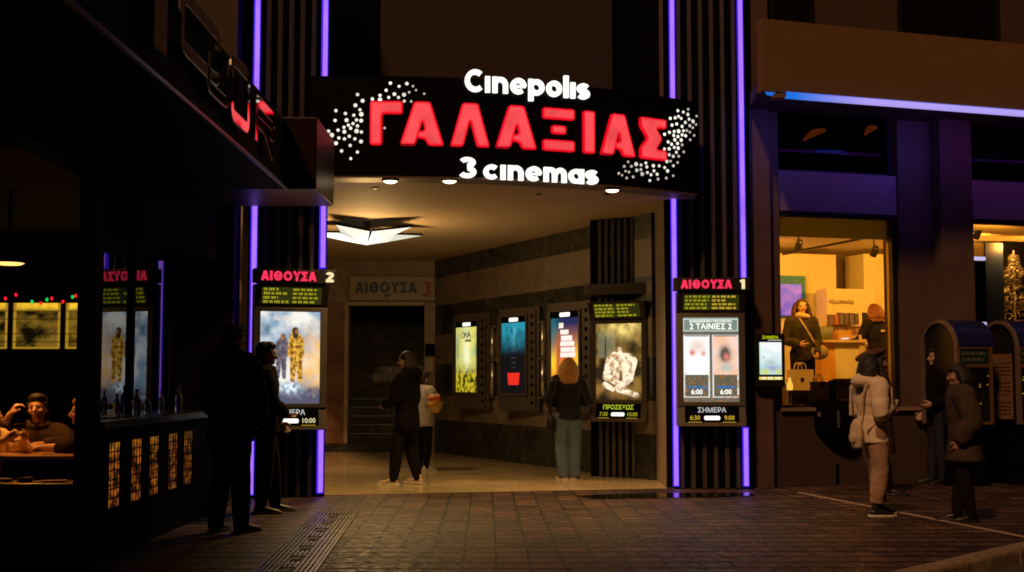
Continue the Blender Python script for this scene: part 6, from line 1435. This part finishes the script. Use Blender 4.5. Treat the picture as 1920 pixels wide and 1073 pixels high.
pn_ = person('person almost hidden behind the bar corner post, forearms on the table', p, face_to(-.9, -.35), 1.72, skin=(.55, .34, .21), pose={'dz': -.30, 'head': (0, 2, 0), 'knee-1': (-.07, .20, .285), 'knee+1': (.07, .20, .285), 'ank-1': (-.07, .19, .045), 'ank+1': (.07, .19, .045),
    'elb+1': (.14, .11, .452), 'wri+1': (.05, .245, .456), 'palm+1': (0, 0, -1), 'curl+1': 22, 'elb-1': (-.14, .11, .452), 'wri-1': (-.045, .235, .456), 'palm-1': (0, 0, -1), 'curl-1': 25, 'lean': (0, .05)},
    top=dict(mat=cloth('plum black shirt', (.02, .012, .014), .9), hem=.5, thick=.014, cuff=.45), legs=dict(mat=C_black2), shoes=dict(mat=C_shoe), hair=dict(style='short', mat=H_fair))
def stool(p, label):
    t = thing('bar_stool', label, 'stool', (p.x, p.y, .02), 0, 'stools at the bar table'); m1 = MB(); m1.lathe([(.17, .27), (.175, .29), (.17, .315), (.10, .32)], 20); m1.build('seat', M_bark, t, world=False)
    for k in range(4): a = pi/4+pi/2*k; m1 = MB(); m1.tube([(.17*cos(a), .17*sin(a), 0), (.11*cos(a), .11*sin(a), .27)], .016, 8); m1.build('leg', M_bark, t, world=False)
for q, l_ in ((pl, 'dark stool under the man with the raised hand'), (pm, 'dark stool under the person in the cream top'), (pn_, 'dark stool behind the bar corner post')): stool(q.location, l_)
# small glass and cards on the bar table
m1 = MB(); m1.box((-3.78, 10.52, .766), (.10, .07, .006), Matrix.Rotation(.5, 3, 'Z')); tag(m1.build('playing_cards', mat('pale card', (.70, .55, .40), .5)), 'small pale cards between the hands on the bar table', 'cards')
# ================================================================== LIGHT, SKY, CAMERA
def area(name, loc, size, energy, col, rot=(0, 0, 0), sy=None, spread=None):
    l = bpy.data.lights.new(name, 'AREA'); l.energy = energy; l.color = col; l.size = size
    if spread: l.spread = spread
    if sy: l.shape = 'RECTANGLE'; l.size_y = sy
    o = bpy.data.objects.new(name, l); COL.objects.link(o); o.location = loc; o.rotation_euler = rot; return o
def spotl(name, loc, energy, col, ang, blend=.6, rot=(0, 0, 0), r=.05):
    l = bpy.data.lights.new(name, 'SPOT'); l.energy = energy; l.color = col; l.spot_size = radians(ang); l.spot_blend = blend; l.shadow_soft_size = r
    o = bpy.data.objects.new(name, l); COL.objects.link(o); o.location = loc; o.rotation_euler = rot; return o
# ceiling tracks and an added fill of the lit shop
def point(name, loc, energy, col, r=.12):
    l = bpy.data.lights.new(name, 'POINT'); l.energy = energy; l.color = col; l.shadow_soft_size = r
    o = bpy.data.objects.new(name, l); COL.objects.link(o); o.location = loc; return o
inr = (V((-RN.x, -RN.y, 0))*.93+V((0, 0, -.36))).to_track_quat('-Z', 'Y').to_euler()
for s_, o_, e_ in ((.9, -.75, 150), (2.3, -.75, 150), (1.6, -3.0, 120), (4.5, -.62, 55), (4.9, -1.7, 170), (6.3, -1.7, 130)): spotl('shop_track_and_fill', rw(s_, o_, 3.35), e_*1.15, (1, .405, .04), 158, .35, inr, .12)  # the weakest beam is added fill for the second window, without a fixture
# star lamp of the lobby, downlights under the sign
point('star_lamp_light', lc+V((0, -.1, -.42)), 108, (1, .60, .21), .22)
for px, py in ((732, 330), (843, 332), (1148, 348)):
    y = 14.62 if px < 1000 else 15.32; p = at(px, py, y); spotl('downlight_beam', V((p.x, y, ZB-.09)), 210, (1, .58, .20), 125, .9)
# balcony light strip, washing the wall below it
xa = V((bu.x, bu.y, 0)); za = (V((bn.x, bn.y, 0))*.96+V((0, 0, .28))).normalized(); ya = za.cross(xa)
strip_rot = Matrix((xa, ya, za)).transposed().to_euler()
p = bq(4.6, -.05, bz0-.12); area('balcony_strip_light', p, 8.2, 7, (.40, .06, 1), strip_rot, .05, 1.9)
p = bq(2.62, -.05, bz0-.10); area('balcony_strip_light', p, .5, 1.6, (.02, .12, 1), strip_rot, .05, 1.7)
p = bq(.7, -.05, bz0-.12); area('balcony_strip_light', p, 1.0, 1.2, (.02, .16, 1), strip_rot, .05, 1.7)
# bar pendant
pq = at(16, 490, 10.9); spotl('pendant_beam', pq+V((0, 0, -.05)), 150, (1, .36, .065), 125, .7, r=.1)
# sky and one faint warm low light for the street lamps' glow
az, el = radians(-28), radians(46)   # from the left behind the camera
w = bpy.data.worlds.new('World'); sc.world = w; w.use_nodes = True
nt = w.node_tree; bg = nt.nodes['Background']; sky = nt.nodes.new('ShaderNodeTexSky'); sky.sky_type = 'NISHITA'; sky.sun_disc = False
sky.sun_elevation = el; sky.sun_rotation = radians(180)-az if False else radians(180+28); sky.air_density = 1; sky.dust_density = 3
nt.links.new(sky.outputs[0], bg.inputs[0]); bg.inputs[1].default_value = .00005
sl = bpy.data.lights.new('street_glow_sun', 'SUN'); sl.energy = 1.6; sl.angle = radians(6); sl.color = (1, .48, .21)
so = bpy.data.objects.new('street_glow_sun', sl); COL.objects.link(so)
dirn = V((sin(-az)*cos(el), cos(az)*cos(el), -sin(el)))   # travel direction of the light
so.rotation_euler = dirn.to_track_quat('-Z', 'Y').to_euler()
cam = bpy.data.cameras.new('Camera'); cam.lens = 36*F/1920; cam.sensor_width = 36; cam.clip_end = 2000; cam.clip_start = .05
co = bpy.data.objects.new('Camera', cam); COL.objects.link(co); co.location = (0, 0, HC); co.rotation_euler = (pi/2+TH, 0, 0); sc.camera = co
sc.render.engine = 'CYCLES'; sc.cycles.use_denoising = True; sc.cycles.use_adaptive_sampling = True
sc.cycles.max_bounces = 8; sc.cycles.transparent_max_bounces = 12; sc.cycles.sample_clamp_indirect = 4; sc.cycles.filter_width = 1.75
sc.cycles.caustics_reflective = False; sc.cycles.caustics_refractive = False
sc.view_settings.view_transform = 'Standard'; sc.view_settings.look = 'None'; sc.view_settings.exposure = 0
